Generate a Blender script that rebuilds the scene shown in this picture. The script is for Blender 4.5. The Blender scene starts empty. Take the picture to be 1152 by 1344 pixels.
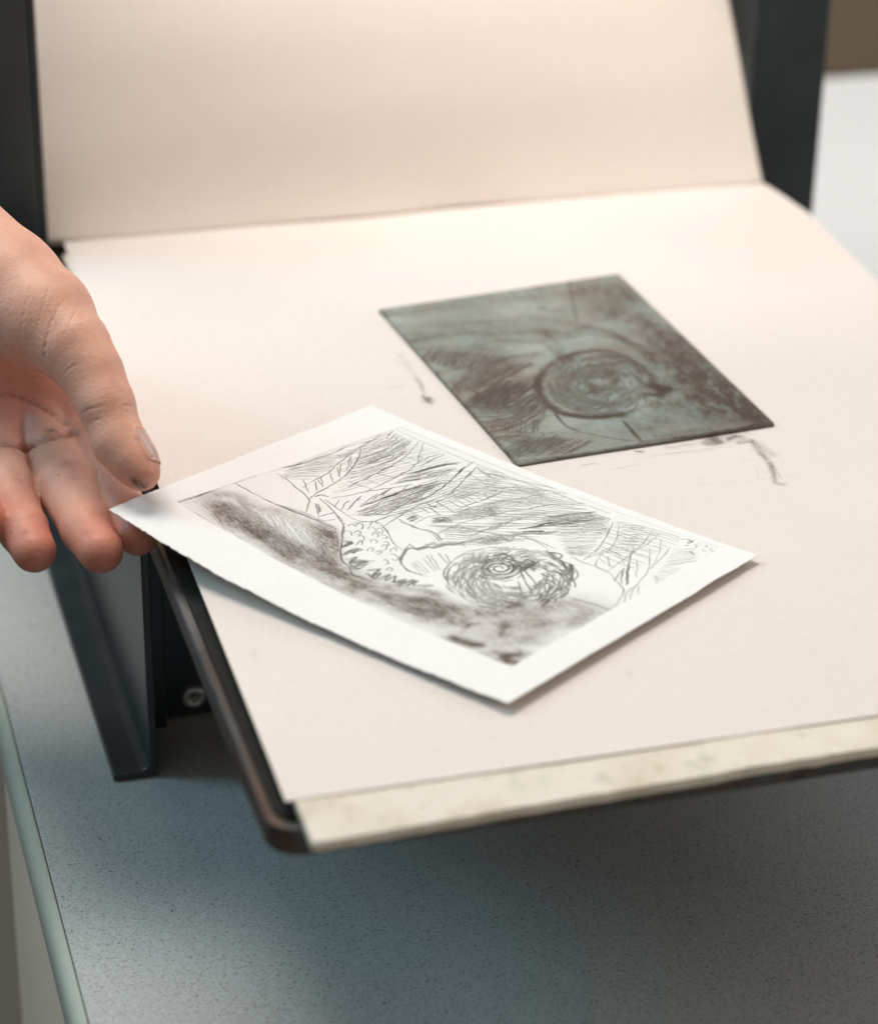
"""A finished etching print held by a hand over the bed of a small etching press."""
import bpy, bmesh, math, random
import numpy as np
from mathutils import Matrix, Vector

rnd = random.Random(11)
rng = np.random.default_rng(7)
scene = bpy.context.scene
col = scene.collection

# ------------------------------------------------------------------ data
# Drawing data: strokes (s), scribbles (b), hatchings (h), tones (t) and rounded
# forms (e) in thousandths of the image sides; smudges in millimetres.  Poses in millimetres.
PRINT_POSE=[104.844,726.581,-0.993,167.23,128.252,13.427,3.555,2.378,2.2,0.8,3.2]
PRINT_OFF={(0,0):(-0.38,-3.81),(0,1):(-0.11,2.48),(1,1):(0.88,3.64),(1,0):(2.32,5.65)}
IMAGE_ST=[[0.0541,0.169],[0.9197,0.1429],[0.9246,0.9747],[0.1139,0.9597]]
PRINT_ART=[('s',0.21,0.75,[(105,400),(91,484),(78,559),(58,624),(41,696),(25,773),(18,817),(2,898)]),('s',0.25,0.8,[(156,358),(145,412),(137,479),(126,542),(107,606),(78,675),(42,747)]),('s',0.21,0.6,[(20,780),(43,746)]),('s',0.21,0.65,[(49,689),(77,645),(100,606)]),('s',0.21,0.65,[(64,628),(93,581),(110,553)]),('s',0.21,0.6,[(70,599),(95,572),(113,552)]),('s',0.21,0.7,[(84,551),(106,526),(127,505)]),('s',0.21,0.6,[(90,502),(109,480),(130,455)]),('s',0.21,0.6,[(97,482),(116,465),(126,459)]),('s',0.21,0.6,[(98,465),(117,442),(134,422)]),('s',0.21,0.6,[(80,436),(108,412),(133,390)]),('s',0.21,0.45,[(46,699),(92,632)]),('s',0.21,0.7,[(14,406),(45,401),(86,383),(121,374),(156,358),(177,329),(198,289)]),('s',0.25,0.8,[(1,455),(8,525),(9,605),(12,669),(5,727)]),('s',0.21,0.6,[(-7,390),(1,455),(8,511)]),('h',0.18,0.42,9,[(3,460),(12,591),(37,702)],[(40,375),(65,425),(93,477)]),('h',0.18,0.3,5,[(8,511),(30,625),(28,749)],[(45,489),(62,523),(74,565)]),('h',0.21,0.5,8,[(12,791),(11,846),(4,931)],[(111,606),(122,672),(123,766)]),('h',0.21,0.4,5,[(63,701),(73,761),(66,845)],[(92,632),(105,696),(97,803)]),('s',0.32,0.8,[(105,682),(103,739),(99,799)]),('s',0.28,0.7,[(70,701),(73,761),(73,836)]),('h',0.18,0.4,4,[(134,550),(146,610),(169,701)],[(108,595),(121,645),(136,736)]),('s',0.25,0.85,[(168,516),(162,587),(157,662),(148,730)]),('s',0.18,0.5,[(144,550),(176,554),(208,565)]),('s',0.18,0.5,[(164,604),(187,605),(206,613)]),('s',0.18,0.4,[(160,659),(185,677)]),('s',0.21,0.7,[(185,422),(201,486),(212,542),(232,612)]),('s',0.18,0.6,[(210,539),(207,602),(204,652)]),('s',0.21,0.6,[(218,391),(203,430)]),('s',0.21,0.75,[(241,383),(224,425),(219,451)]),('s',0.21,0.75,[(248,400),(233,451),(220,502)]),('s',0.21,0.6,[(243,422),(229,463),(229,487)]),('s',0.5,0.9,[(254,449),(260,508),(261,570)]),('s',0.21,0.8,[(253,461),(244,506),(235,557)]),('s',0.21,0.8,[(249,514),(243,551),(238,592)]),('h',0.21,0.8,5,[(268,411),(272,481),(271,556)],[(283,400),(301,441),(306,506)]),('s',0.21,0.7,[(292,410),(307,446),(323,476)]),('s',0.32,0.75,[(156,388),(159,412),(173,420)]),('s',0.21,0.8,[(169,388),(197,378),(240,357),(293,321),(326,274)]),('s',0.21,0.7,[(180,395),(217,388),(246,380),(276,372),(303,377),(325,407),(330,471)]),('h',0.21,0.55,3,[(178,355),(203,328),(232,297)],[(187,359),(204,341),(218,325)]),('s',0.21,0.75,[(232,297),(237,328),(241,359)]),('s',0.21,0.6,[(254,278),(266,321)]),('s',0.21,0.7,[(102,247),(139,252),(178,265),(217,276),(255,280),(288,280),(305,275)]),('s',0.18,0.5,[(131,255),(169,272),(211,284),(265,285)]),('s',0.18,0.5,[(267,375),(286,414),(315,469)]),('s',0.21,0.7,[(352,406),(375,397),(394,380)]),('s',0.28,0.75,[(155,685),(150,741),(136,810),(116,884),(90,952)]),('s',0.21,0.8,[(208,610),(203,676),(194,749),(176,824),(161,871)]),('s',0.21,0.75,[(171,834),(135,901),(104,960)]),('s',0.14,0.35,[(147,736),(164,751),(183,764)]),('s',0.14,0.35,[(145,793),(174,807)]),('s',0.14,0.4,[(170,665),(200,685)]),('s',0.14,0.35,[(133,831),(162,839)]),('h',0.21,0.6,6,[(29,861),(21,903),(5,965)],[(100,762),(88,844),(76,942)]),('h',0.21,0.55,6,[(87,780),(80,865),(64,964)],[(134,714),(132,777),(115,861)]),('s',0.14,0.3,[(4,966),(46,969),(106,964),(190,962),(276,963),(358,970)]),('s',0.18,0.55,[(175,835),(173,883),(173,929)]),('s',0.25,0.6,[(193,819),(187,879),(185,941)]),('h',0.28,0.8,5,[(206,726),(209,806),(219,872),(241,943)],[(210,750),(218,813),(229,888),(246,925)]),('h',0.21,0.6,6,[(209,712),(229,818),(263,920)],[(219,634),(244,730),(265,836)]),('s',0.36,0.9,[(225,659),(234,701),(244,742)]),('s',0.21,0.7,[(224,588),(240,633),(253,689)]),('s',0.21,0.8,[(246,557),(241,592),(235,630)]),('s',0.21,0.6,[(253,557),(241,592)]),('s',0.21,0.8,[(263,615),(258,642),(250,678)]),('s',0.21,0.8,[(269,660),(266,689),(266,709)]),('s',0.64,0.95,[(260,537),(262,572),(265,612)]),('s',0.39,0.9,[(264,604),(268,671),(282,776)]),('h',0.21,0.75,9,[(263,532),(276,660),(287,773)],[(305,472),(315,556),(314,670)]),('h',0.18,0.5,5,[(268,623),(279,705),(294,783)],[(292,637),(297,704),(295,802)]),('s',0.28,0.85,[(321,469),(316,553),(321,624),(320,685),(311,748),(296,810),(281,873),(269,916),(262,968)]),('s',0.5,0.9,[(281,873),(269,916)]),('s',0.43,0.9,[(320,596),(323,651)]),('s',0.21,0.8,[(357,655),(349,722),(335,783),(317,840),(303,892),(287,949)]),('s',0.39,0.85,[(312,863),(304,894)]),('s',0.14,0.55,[(293,939),(351,912)]),('s',0.14,0.5,[(293,945),(362,916)]),('s',0.14,0.45,[(292,949),(354,964)]),('s',0.18,0.55,[(309,888),(369,868)]),('s',0.21,0.8,[(328,440),(333,481),(340,543),(337,601),(342,632),(351,674)]),('s',0.21,0.75,[(357,413),(348,483),(343,543),(352,590),(356,607),(374,606),(408,595)]),('s',0.21,0.7,[(341,630),(366,622),(367,635)]),('s',0.21,0.75,[(357,655),(388,649),(415,643)]),('s',0.14,0.6,[(347,548),(387,542)]),('b',0.14,0.6,[(368,502),(368,536),(373,500),(375,536),(382,496),(381,532)]),('s',0.14,0.6,[(355,589),(384,581)]),('s',0.18,0.65,[(398,493),(394,547),(406,598)]),('s',0.32,0.7,[(357,480),(390,475),(418,473),(442,487),(468,487),(499,469)]),('s',0.14,0.5,[(369,472),(402,477),(456,480),(500,459)]),('s',0.21,0.75,[(415,654),(416,712),(421,775),(421,825),(424,869)]),('s',0.18,0.6,[(368,693),(392,688),(414,686)]),('s',0.18,0.6,[(375,714),(396,711),(418,709)]),('s',0.14,0.5,[(374,735),(408,739)]),('s',0.14,0.5,[(384,785),(423,772)]),('s',0.18,0.6,[(399,811),(424,801)]),('s',0.14,0.4,[(380,756),(417,751)]),('h',0.14,0.35,10,[(319,873),(347,907),(378,939)],[(356,721),(393,786),(422,872)]),('h',0.14,0.3,8,[(330,811),(362,858),(400,905)],[(360,681),(375,714),(386,777)]),('h',0.18,0.5,10,[(419,648),(432,728),(453,824)],[(434,556),(469,648),(495,759)]),('h',0.18,0.5,6,[(434,725),(474,791)],[(460,646),(506,742)]),('h',0.25,0.65,8,[(406,559),(419,588),(433,611)],[(423,529),(438,556),(456,587)]),('s',0.21,0.7,[(471,491),(469,568),(476,642),(492,717),(503,748)]),('h',0.14,0.5,5,[(411,507),(447,547),(481,590)],[(480,493),(526,560),(578,631)]),('h',0.14,0.35,4,[(463,533),(536,696)],[(494,535),(558,662)]),('s',0.18,0.6,[(533,535),(530,578),(531,632),(536,696)]),('s',0.14,0.5,[(529,581),(535,631),(547,679)]),('b',0.14,0.55,[(512,445),(517,472),(537,480),(540,514),(550,538),(557,568),(585,574),(594,606)]),('h',0.14,0.45,5,[(540,545),(560,582),(580,628)],[(571,516),(585,544),(604,589)]),('s',0.43,0.6,[(566,554),(578,575)]),('s',0.21,0.75,[(424,795),(423,827),(424,851),(423,870),(405,854),(396,837)]),('s',0.5,0.7,[(421,863),(423,870)]),('s',0.14,0.3,[(319,970),(380,965),(461,970),(525,974),(610,970),(688,975)]),('h',0.14,0.5,4,[(324,946),(373,955)],[(348,909),(392,946)]),('h',0.14,0.45,8,[(383,858),(430,929),(495,974)],[(440,862),(480,915),(539,925)]),('h',0.14,0.35,7,[(432,783),(477,867),(528,944)],[(458,742),(506,822),(541,896)]),('s',0.18,0.6,[(437,774),(465,834),(489,900),(523,977)]),('s',0.28,0.7,[(535,921),(542,924)]),('h',0.14,0.35,5,[(488,696),(534,778),(584,864)],[(513,659),(547,732),(577,802)]),('s',0.21,0.7,[(485,702),(507,769),(533,831),(551,886),(565,915),(610,970)]),('h',0.21,0.6,6,[(460,739),(471,743)],[(485,702),(501,733)]),('s',0.18,0.6,[(540,628),(539,679),(542,730)]),('s',0.18,0.6,[(543,642),(546,709),(554,762),(567,788)]),('s',0.5,0.9,[(584,695),(605,738),(614,785),(648,833)]),('s',0.32,0.8,[(588,816),(610,859),(626,900),(660,952)]),('h',0.21,0.65,12,[(588,805),(621,888),(662,954)],[(596,711),(643,811),(704,937)]),('s',0.78,0.75,[(607,735),(617,764)]),('s',0.71,0.8,[(604,693),(633,735)]),('h',0.18,0.5,6,[(571,659),(627,709),(665,786)],[(589,641),(621,692),(661,741)]),('h',0.14,0.42,10,[(603,803),(649,880),(701,954)],[(661,751),(699,798),(738,885)]),('h',0.14,0.4,12,[(664,745),(699,798),(747,865)],[(749,659),(772,677),(791,698)]),('h',0.18,0.5,4,[(718,690),(763,744)],[(749,669),(787,694)]),('h',0.14,0.5,6,[(551,601),(579,632),(607,663)],[(576,562),(590,590),(604,618)]),('b',0.14,0.6,[(554,595),(583,581),(584,614),(611,607),(600,654)]),('s',0.14,0.5,[(607,663),(655,663),(696,654)]),('s',0.14,0.45,[(582,642),(636,669),(715,668)]),('s',0.18,0.5,[(737,893),(777,789),(789,716),(797,667)]),('s',0.18,0.45,[(796,685),(803,761),(804,781)]),('s',0.18,0.55,[(763,656),(802,653),(844,655),(881,649)]),('s',0.2,0.5,[(724,929),(756,852),(784,762),(795,720)]),('s',0.2,0.45,[(741,937),(790,835),(810,760),(803,707)]),('h',0.16,0.5,8,[(662,942),(689,945),(712,949)],[(727,835),(743,843),(756,850)]),('h',0.16,0.48,11,[(748,928),(772,956),(797,979)],[(814,753),(839,776),(866,795)]),('h',0.12,0.3,5,[(784,918),(817,945),(857,967)],[(810,814),(833,834),(856,866)]),('s',0.2,0.4,[(820,977),(848,868),(861,785),(867,716),(871,657)]),('s',0.2,0.4,[(846,955),(858,868),(860,816),(872,743)]),('s',0.2,0.5,[(804,747),(835,659),(873,653),(900,636),(919,616),(953,592),(971,560),(996,477)]),('s',0.28,0.5,[(919,616),(953,592),(970,564)]),('s',0.2,0.5,[(819,704),(860,687),(870,687)]),('s',0.2,0.45,[(826,734),(862,684)]),('s',0.2,0.45,[(802,750),(835,765),(878,728)]),('s',0.32,0.55,[(890,700),(934,616)]),('s',0.52,0.65,[(886,737),(948,617)]),('s',0.28,0.45,[(892,680),(915,622)]),('s',0.24,0.45,[(849,825),(882,743)]),('s',0.2,0.4,[(876,856),(915,791),(944,727),(967,637),(968,618),(974,573),(995,525),(1017,499)]),('s',0.2,0.35,[(892,765),(939,680)]),('s',0.2,0.35,[(906,911),(931,808),(942,735)]),('s',0.2,0.3,[(972,632),(998,589),(1024,526)]),('s',0.16,0.25,[(973,716),(1008,671),(1028,672)]),('s',0.16,0.25,[(967,637),(991,561),(1020,522)]),('s',0.16,0.25,[(866,933),(908,848),(941,755)]),('h',0.12,0.22,7,[(920,893),(959,946)],[(957,773),(1007,890)]),('h',0.12,0.2,6,[(957,773),(1015,814)],[(977,690),(1018,713)]),('s',0.24,0.75,[(904,973),(909,984)]),('s',0.24,0.75,[(913,985),(929,982),(927,964)]),('s',0.2,0.7,[(929,947),(935,952)]),('s',0.2,0.6,[(942,971),(951,968),(953,956)]),('s',0.2,0.55,[(944,985),(952,983)]),('s',0.16,0.55,[(964,984),(969,988),(971,979)]),('s',0.16,0.5,[(980,977),(988,978)]),('s',0.16,0.5,[(989,966),(997,970),(999,957)]),('s',0.16,0.5,[(1000,977),(1012,988)]),('s',0.16,0.45,[(1007,955),(1010,971)]),('s',0.16,0.4,[(972,955),(985,952)]),('s',0.16,0.4,[(958,924),(970,915)]),('s',0.16,0.6,[(922,967),(928,990)]),('s',0.12,0.5,[(956,921),(974,908)]),('s',0.12,0.4,[(1003,886),(1001,938),(1010,985)]),('s',0.28,0.6,[(955,452),(991,451),(1020,453)]),('s',0.16,0.35,[(1011,355),(1015,428),(1018,456)]),('s',0.27,0.7,[(4,-14),(2,91),(-4,232),(-6,386)]),('s',0.27,0.65,[(4,-14),(43,-1),(104,1),(145,-5),(198,-3)]),('s',0.27,0.75,[(1,243),(52,242),(111,247),(174,258),(225,271),(302,276)]),('t',4.01,0.42,[(18,138),(46,181),(114,188),(170,223),(247,241),(294,246),(344,205)]),('t',5.07,0.5,[(68,93),(156,72),(220,89),(292,86),(343,77),(413,82),(453,100)]),('t',3.21,0.4,[(50,90),(132,58),(218,51),(295,42),(336,33)]),('t',4.81,0.25,[(4,88),(97,116),(199,102)]),('t',3.74,0.45,[(277,242),(341,168),(402,111)]),('t',2.4,0.35,[(314,123),(378,103)]),('t',1.6,0.3,[(302,250),(348,213),(390,154)]),('t',6.41,0.22,[(331,-7),(410,18),(505,32)]),('h',0.16,0.3,24,[(18,138),(89,99),(169,62),(266,40)],[(247,241),(315,190),(371,154),(431,96)]),('h',0.16,0.25,14,[(61,96),(179,63),(333,30)],[(62,175),(176,146),(364,81)]),('s',0.21,0.45,[(34,57),(80,52),(132,24)]),('s',0.21,0.3,[(132,24),(210,2),(278,-3),(355,-12),(425,-3)]),('s',0.21,0.25,[(79,40),(194,-10),(274,-10)]),('s',0.28,0.85,[(291,324),(339,254),(381,188),(410,153),(447,131),(482,106),(522,121)]),('s',0.24,0.75,[(206,373),(250,350),(295,318)]),('s',0.2,0.7,[(273,281),(301,278)]),('s',0.2,0.5,[(298,278),(336,236),(377,183)]),('s',0.2,0.7,[(357,411),(401,374),(438,342),(467,332)]),('s',0.2,0.6,[(301,352),(314,381),(329,413),(357,411)]),('s',0.28,0.6,[(462,376),(475,331),(500,276),(533,251),(567,249),(600,262)]),('s',0.2,0.6,[(466,365),(480,328),(503,281),(525,257),(552,250),(582,258)]),('s',0.32,0.55,[(474,364),(478,336),(495,291),(508,266)]),('b',0.2,0.65,[(475,331),(476,361),(491,371),(496,402),(514,412),(512,447),(529,465),(540,509)]),('b',0.16,0.55,[(462,376),(489,374),(491,435),(518,427),(525,483),(551,494)]),('s',0.64,0.5,[(487,366),(493,390)]),('s',0.64,0.5,[(511,406),(520,447)]),('s',0.16,0.5,[(529,284),(576,261)]),('s',0.16,0.5,[(526,314),(583,282)]),('s',0.16,0.5,[(528,338),(589,300)]),('s',0.16,0.5,[(527,371),(594,319)]),('s',0.16,0.5,[(536,395),(588,365)]),('s',0.16,0.5,[(550,402),(586,374)]),('s',0.16,0.45,[(525,300),(583,271)]),('s',0.16,0.4,[(525,358),(589,311)]),('b',0.24,0.75,[(350,247),(368,252),(368,216),(359,261),(368,227)]),('b',0.24,0.8,[(394,175),(390,221),(400,243),(400,207),(403,229),(397,186)]),('b',0.24,0.75,[(415,161),(423,196),(435,158),(454,198),(452,150),(464,190),(465,147),(433,155),(440,188),(463,211)]),('b',0.24,0.7,[(485,154),(499,186),(507,143),(512,172),(520,139),(492,143)]),('b',0.24,0.7,[(531,144),(530,187),(542,149),(543,194),(564,158),(571,200),(579,158),(582,215),(593,178),(593,220),(601,188),(623,228)]),('s',0.48,0.7,[(557,159),(573,176),(582,200)]),('s',0.4,0.6,[(621,204),(630,227)]),('t',4.81,0.45,[(302,241),(361,180),(412,99),(449,77)]),('t',3.21,0.35,[(441,99),(488,82),(526,94)]),('t',4.41,0.42,[(512,74),(568,95),(628,110),(682,160),(732,162)]),('t',6.01,0.36,[(598,68),(670,73),(748,112)]),('t',2.4,0.45,[(568,132),(630,185),(668,203)]),('t',2.8,0.25,[(529,34),(571,30),(616,41)]),('t',2.4,0.3,[(670,73),(725,94)]),('t',2.4,0.22,[(765,64),(788,112)]),('h',0.12,0.3,16,[(521,66),(612,108),(684,183)],[(641,45),(699,61),(770,130)]),('h',0.15,0.4,14,[(206,827),(329,939),(523,1015)],[(426,506),(549,675),(732,902)]),('h',0.15,0.4,12,[(8,677),(18,841),(56,969)],[(170,423),(198,695),(224,947)]),('h',0.15,0.45,10,[(241,460),(265,670),(264,888)],[(329,438),(371,622),(387,851)]),('h',0.15,0.35,12,[(362,816),(492,912),(613,985)],[(550,602),(652,732),(758,859)]),('h',0.15,0.35,10,[(706,945),(800,980),(906,990)],[(781,744),(858,727),(922,730)]),('h',0.15,0.4,8,[(474,574),(575,635),(665,712)],[(480,357),(539,477),(606,587)]),('t',11.28,0.16,[(120,63),(327,44),(488,46)]),('t',7.69,0.12,[(822,385),(948,462)]),('t',6.67,0.14,[(80,114),(215,81),(360,62),(523,29)]),('t',8.72,0.3,[(498,97),(638,90),(721,132)]),('t',10.26,0.34,[(697,102),(804,139),(890,240)]),('t',9.23,0.34,[(856,295),(932,381),(995,418)]),('t',8.72,0.22,[(824,39),(931,72),(962,227)]),('t',5.13,0.3,[(873,97),(914,236),(979,338)]),('t',5.64,0.12,[(12,57),(120,63),(259,40)]),('e',(685,448,8,10,7,-11),'spiral'),('e',(724,427,108,129,100,-159),'shell'),('s',0.29,0.7,[(703,513),(682,520),(668,515),(648,504),(634,473),(634,432)]),('s',0.29,0.75,[(715,501),(748,476),(783,454),(809,421)]),('s',0.29,0.75,[(722,483),(768,436),(810,397)]),('s',0.29,0.65,[(756,422),(793,377),(810,346)]),('s',0.24,0.6,[(690,576),(723,564),(751,532)]),('b',0.29,0.75,[(708,506),(701,550),(732,535),(727,503),(728,556),(729,479),(718,531),(751,505),(699,521)]),('t',4.41,0.5,[(713,498),(715,528)]),('s',0.69,0.75,[(632,503),(646,535),(682,520)]),('b',0.34,0.75,[(705,635),(750,610),(746,645),(719,639),(777,602),(819,560),(789,616),(824,566),(848,504)]),('s',0.59,0.7,[(796,611),(827,557),(851,501)]),('s',0.59,0.65,[(852,396),(849,442),(845,475)]),('s',0.44,0.6,[(847,403),(828,455)]),('t',5.88,0.42,[(663,153),(745,157),(799,235)]),('t',3.43,0.35,[(725,59),(793,120)]),('t',2.94,0.5,[(784,193),(819,235),(835,302)]),('t',4.41,0.42,[(876,337),(901,403),(953,399),(964,339)]),('t',6.37,0.28,[(854,167),(876,276),(924,283),(940,171),(911,127)]),('t',3.92,0.35,[(944,152),(971,160)]),('t',3.04,0.9,[(824,21),(851,24),(871,30),(887,43)]),('t',3.92,0.93,[(958,36),(978,70)]),('t',2.94,0.9,[(977,18),(994,25)]),('t',2.2,0.5,[(893,130),(872,164),(864,203)]),('t',1.76,0.6,[(808,113),(819,141)]),('t',2.94,0.35,[(925,40),(914,96)]),('t',1.96,0.4,[(911,12),(957,-4)]),('t',1.18,0.35,[(819,67),(811,105)]),('s',0.2,0.4,[(1009,98),(1011,185),(1019,280),(1022,337)]),('s',0.15,0.35,[(788,1),(888,-3),(1000,2)]),('s',0.15,0.4,[(1000,2),(1009,98)]),('s',0.24,0.65,[(889,444),(920,447),(955,450)]),('s',0.18,0.68,[(311,320),(307,325),(305,331),(304,337),(306,342),(309,344),(313,343),(316,338)]),('s',0.18,0.68,[(319,344),(313,354),(312,362),(316,366),(324,363),(331,355),(336,346),(334,339)]),('s',0.18,0.68,[(335,382),(331,387),(328,396),(327,404),(328,410),(331,413),(335,411),(339,405)]),('s',0.18,0.68,[(347,358),(340,367),(340,376),(345,380),(354,378),(362,370),(365,361),(363,354)]),('s',0.18,0.68,[(356,381),(356,389),(360,392),(368,389),(374,381),(377,372),(374,367),(368,367)]),('s',0.18,0.68,[(375,336),(370,344),(367,351),(369,356),(374,357),(380,352),(385,345),(387,337)]),('s',0.18,0.68,[(384,357),(383,363),(387,367),(394,366),(401,361),(405,355),(403,350),(396,348)]),('s',0.18,0.68,[(357,297),(356,307),(359,311),(366,309),(373,300),(377,290),(375,283),(369,283)]),('s',0.18,0.68,[(394,299),(389,305),(387,313),(389,319),(393,321),(399,319),(404,313),(406,305)]),('s',0.18,0.68,[(382,256),(378,265),(376,274),(376,281),(378,283),(383,281),(387,275),(391,266)]),('s',0.18,0.68,[(415,327),(415,334),(417,338),(422,338),(427,334),(431,327),(433,319),(431,314)]),('s',0.18,0.68,[(420,250),(415,258),(413,267),(413,274),(417,276),(422,272),(426,264),(428,255)]),('s',0.18,0.68,[(426,300),(424,310),(425,316),(430,317),(436,311),(440,302),(442,293),(440,287)]),('s',0.18,0.68,[(439,259),(437,268),(436,275),(439,279),(444,277),(447,270),(449,262),(448,256)]),('s',0.18,0.68,[(458,296),(453,301),(450,309),(449,318),(451,324),(454,324),(459,319),(462,311)]),('s',0.18,0.68,[(468,285),(470,291),(477,291),(486,286),(493,278),(495,269),(491,265),(483,267)]),('s',0.18,0.68,[(478,236),(475,242),(476,247),(482,247),(488,243),(493,236),(494,230),(491,228)]),('s',0.18,0.68,[(325,281),(320,288),(319,295),(321,300),(327,302),(334,299),(340,293),(343,286)]),('s',0.18,0.68,[(340,304),(336,312),(335,321),(339,327),(344,326),(349,319),(350,310),(348,303)]),('s',0.18,0.68,[(514,199),(510,206),(509,215),(510,220),(514,221),(518,216),(521,208),(521,200)])]
PLATE_ART=[('t',4.02,0.5,[(240,9),(231,184),(272,342),(299,516)]),('t',4.69,0.35,[(51,11),(54,240),(46,405),(60,531)]),('t',3.35,0.3,[(131,21),(170,216),(201,527)]),('t',4.02,0.5,[(450,-15),(426,187),(425,415)]),('t',3.35,0.4,[(515,12),(496,120),(486,351)]),('t',4.69,0.5,[(666,-14),(603,158),(570,317)]),('t',4.02,0.4,[(699,8),(660,140),(607,282)]),('t',4.02,0.5,[(310,321),(363,479)]),('t',2.68,0.4,[(19,628),(24,746),(63,793)]),('t',2.01,0.5,[(150,578),(184,655)]),('t',2.68,0.35,[(219,546),(287,664)]),('t',1.67,0.5,[(352,485),(422,474),(484,482)]),('t',3.35,0.35,[(291,18),(307,123),(353,254)]),('t',2.01,0.5,[(498,35),(584,16)]),('h',0.74,0.65,18,[(366,-20),(330,26),(304,68)],[(532,170),(455,234),(411,337)]),('h',0.74,0.65,14,[(575,-20),(490,95),(441,178)],[(586,112),(521,261),(468,376)]),('h',0.94,0.95,13,[(656,-9),(579,130),(545,219)],[(719,66),(638,229),(590,306)]),('h',0.8,0.9,8,[(734,84),(662,236),(634,301)],[(771,229),(726,269),(679,303)]),('h',0.47,0.5,13,[(754,32),(791,8),(822,-13)],[(788,211),(825,186),(861,162)]),('s',0.4,0.6,[(726,7),(765,121),(784,262)]),('s',0.4,0.5,[(824,-7),(833,69),(858,150)]),('s',0.6,0.75,[(743,293),(794,277),(848,279),(886,306)]),('s',0.4,0.6,[(630,283),(686,285),(742,287)]),('h',0.54,0.6,10,[(950,-46),(910,24),(870,115)],[(984,75),(936,171),(913,289)]),('h',0.47,0.5,9,[(844,8),(869,109),(936,275)],[(892,35),(931,107),(995,203)]),('t',2.68,0.45,[(868,-19),(853,44)]),('t',2.68,0.35,[(861,79),(873,209)]),('t',2.68,0.4,[(938,-32),(943,32)]),('t',4.57,0.8,[(487,500),(515,413),(575,336),(660,290),(734,285),(785,322),(824,403),(834,501)]),('t',2.86,0.8,[(485,470),(457,579),(477,676),(544,722),(622,717)]),('t',2.86,0.5,[(834,501),(813,605),(784,694)]),('t',7.43,0.85,[(708,712),(742,733)]),('t',5.14,0.7,[(749,646),(762,701)]),('t',5.71,0.5,[(599,433),(555,551),(588,623)]),('t',4.57,0.55,[(693,423),(689,501),(696,588)]),('t',4.0,0.6,[(587,541),(633,489),(671,527),(641,600),(590,592)]),('t',4.57,0.5,[(780,490),(759,594)]),('t',3.43,0.5,[(535,610),(581,674)]),('h',0.34,0.6,16,[(581,362),(668,324),(757,339),(814,439)],[(597,426),(652,411),(713,426),(757,489)]),('e',(655,537,7,29,25,-15),'swirl'),('t',14.29,0.42,[(467,902),(674,926),(915,949)]),('t',17.14,0.25,[(66,599),(61,795),(154,935)]),('t',11.43,0.3,[(204,90),(214,330)]),('t',2.86,0.75,[(312,665),(365,744),(436,779),(503,801),(581,792)]),('t',4.57,0.5,[(494,806),(592,798),(636,733)]),('t',3.43,0.6,[(293,510),(335,589),(307,684)]),('t',2.86,0.6,[(314,507),(379,516),(465,491)]),('t',11.43,0.45,[(85,781),(81,913),(185,948)]),('t',11.43,0.5,[(235,822),(340,918),(474,930)]),('t',14.29,0.6,[(568,901),(722,926),(823,951)]),('t',11.43,0.65,[(702,845),(830,884),(935,935)]),('t',8.57,0.8,[(863,923),(975,969)]),('t',11.43,0.4,[(429,958),(539,983)]),('t',11.43,0.45,[(912,557),(884,725),(942,869)]),('t',4.0,0.35,[(976,545),(985,749)]),('t',7.43,0.55,[(825,673),(804,871)]),('t',17.14,0.3,[(187,850),(804,871)]),('t',8.57,0.35,[(618,900),(903,804)]),('s',0.97,0.9,[(869,489),(922,484),(987,483)]),('s',0.46,0.6,[(-25,795),(152,716),(275,664)]),('s',0.35,0.6,[(889,304),(940,379),(980,455)]),('t',1.14,0.6,[(990,476),(1000,738),(995,979)]),('t',1.43,0.55,[(990,12),(1001,235),(1000,499)]),('t',1.43,0.6,[(10,-5),(387,-5),(705,1),(992,4)]),('t',4.0,0.6,[(5,-2),(38,-3)]),('t',5.71,-0.75,[(410,638),(449,709),(538,738)]),('t',4.0,-0.8,[(850,304),(894,374),(913,452)]),('t',6.86,-0.6,[(-31,621),(-25,730),(48,744)]),('t',3.43,-0.5,[(928,77),(965,228),(964,405)]),('t',4.57,-0.5,[(41,297),(51,544)]),('t',2.86,-0.5,[(342,19),(293,226)]),('t',1.43,0.9,[(552,343),(660,290),(738,282),(793,318),(828,401),(836,491)]),('t',1.43,0.8,[(526,376),(477,460),(461,537)]),('t',2.57,0.6,[(602,738),(674,733)]),('t',8.57,-0.5,[(363,495),(413,590)]),('t',7.43,-0.5,[(895,125),(907,264)]),('t',6.29,-0.4,[(398,230),(387,388)]),('t',11.43,0.3,[(618,900),(863,923)]),('h',0.51,0.7,12,[(623,-41),(677,76),(656,277)],[(883,-12),(842,127),(771,263)]),('h',0.46,0.6,12,[(342,19),(334,143),(284,292)],[(496,27),(493,208),(474,370)]),('h',0.46,0.6,10,[(966,-32),(928,77),(869,199)],[(997,180),(971,254),(945,328)]),('s',2.0,0.8,[(529,387),(573,331),(642,294),(719,282),(782,310),(821,375),(833,457),(823,548)]),('s',1.43,0.55,[(477,460),(454,566),(469,666),(533,720)]),('s',3.71,0.7,[(704,696),(738,736)]),('s',2.57,0.5,[(744,628),(762,701)]),('s',0.57,0.6,[(312,499),(359,559),(353,657),(392,728),(487,779),(577,776)]),('h',0.63,0.6,14,[(502,53),(614,110),(603,295)],[(838,-15),(804,120),(747,260)]),('h',0.51,0.5,10,[(274,54),(384,177),(476,338)],[(502,53),(543,210),(573,328)])]
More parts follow.
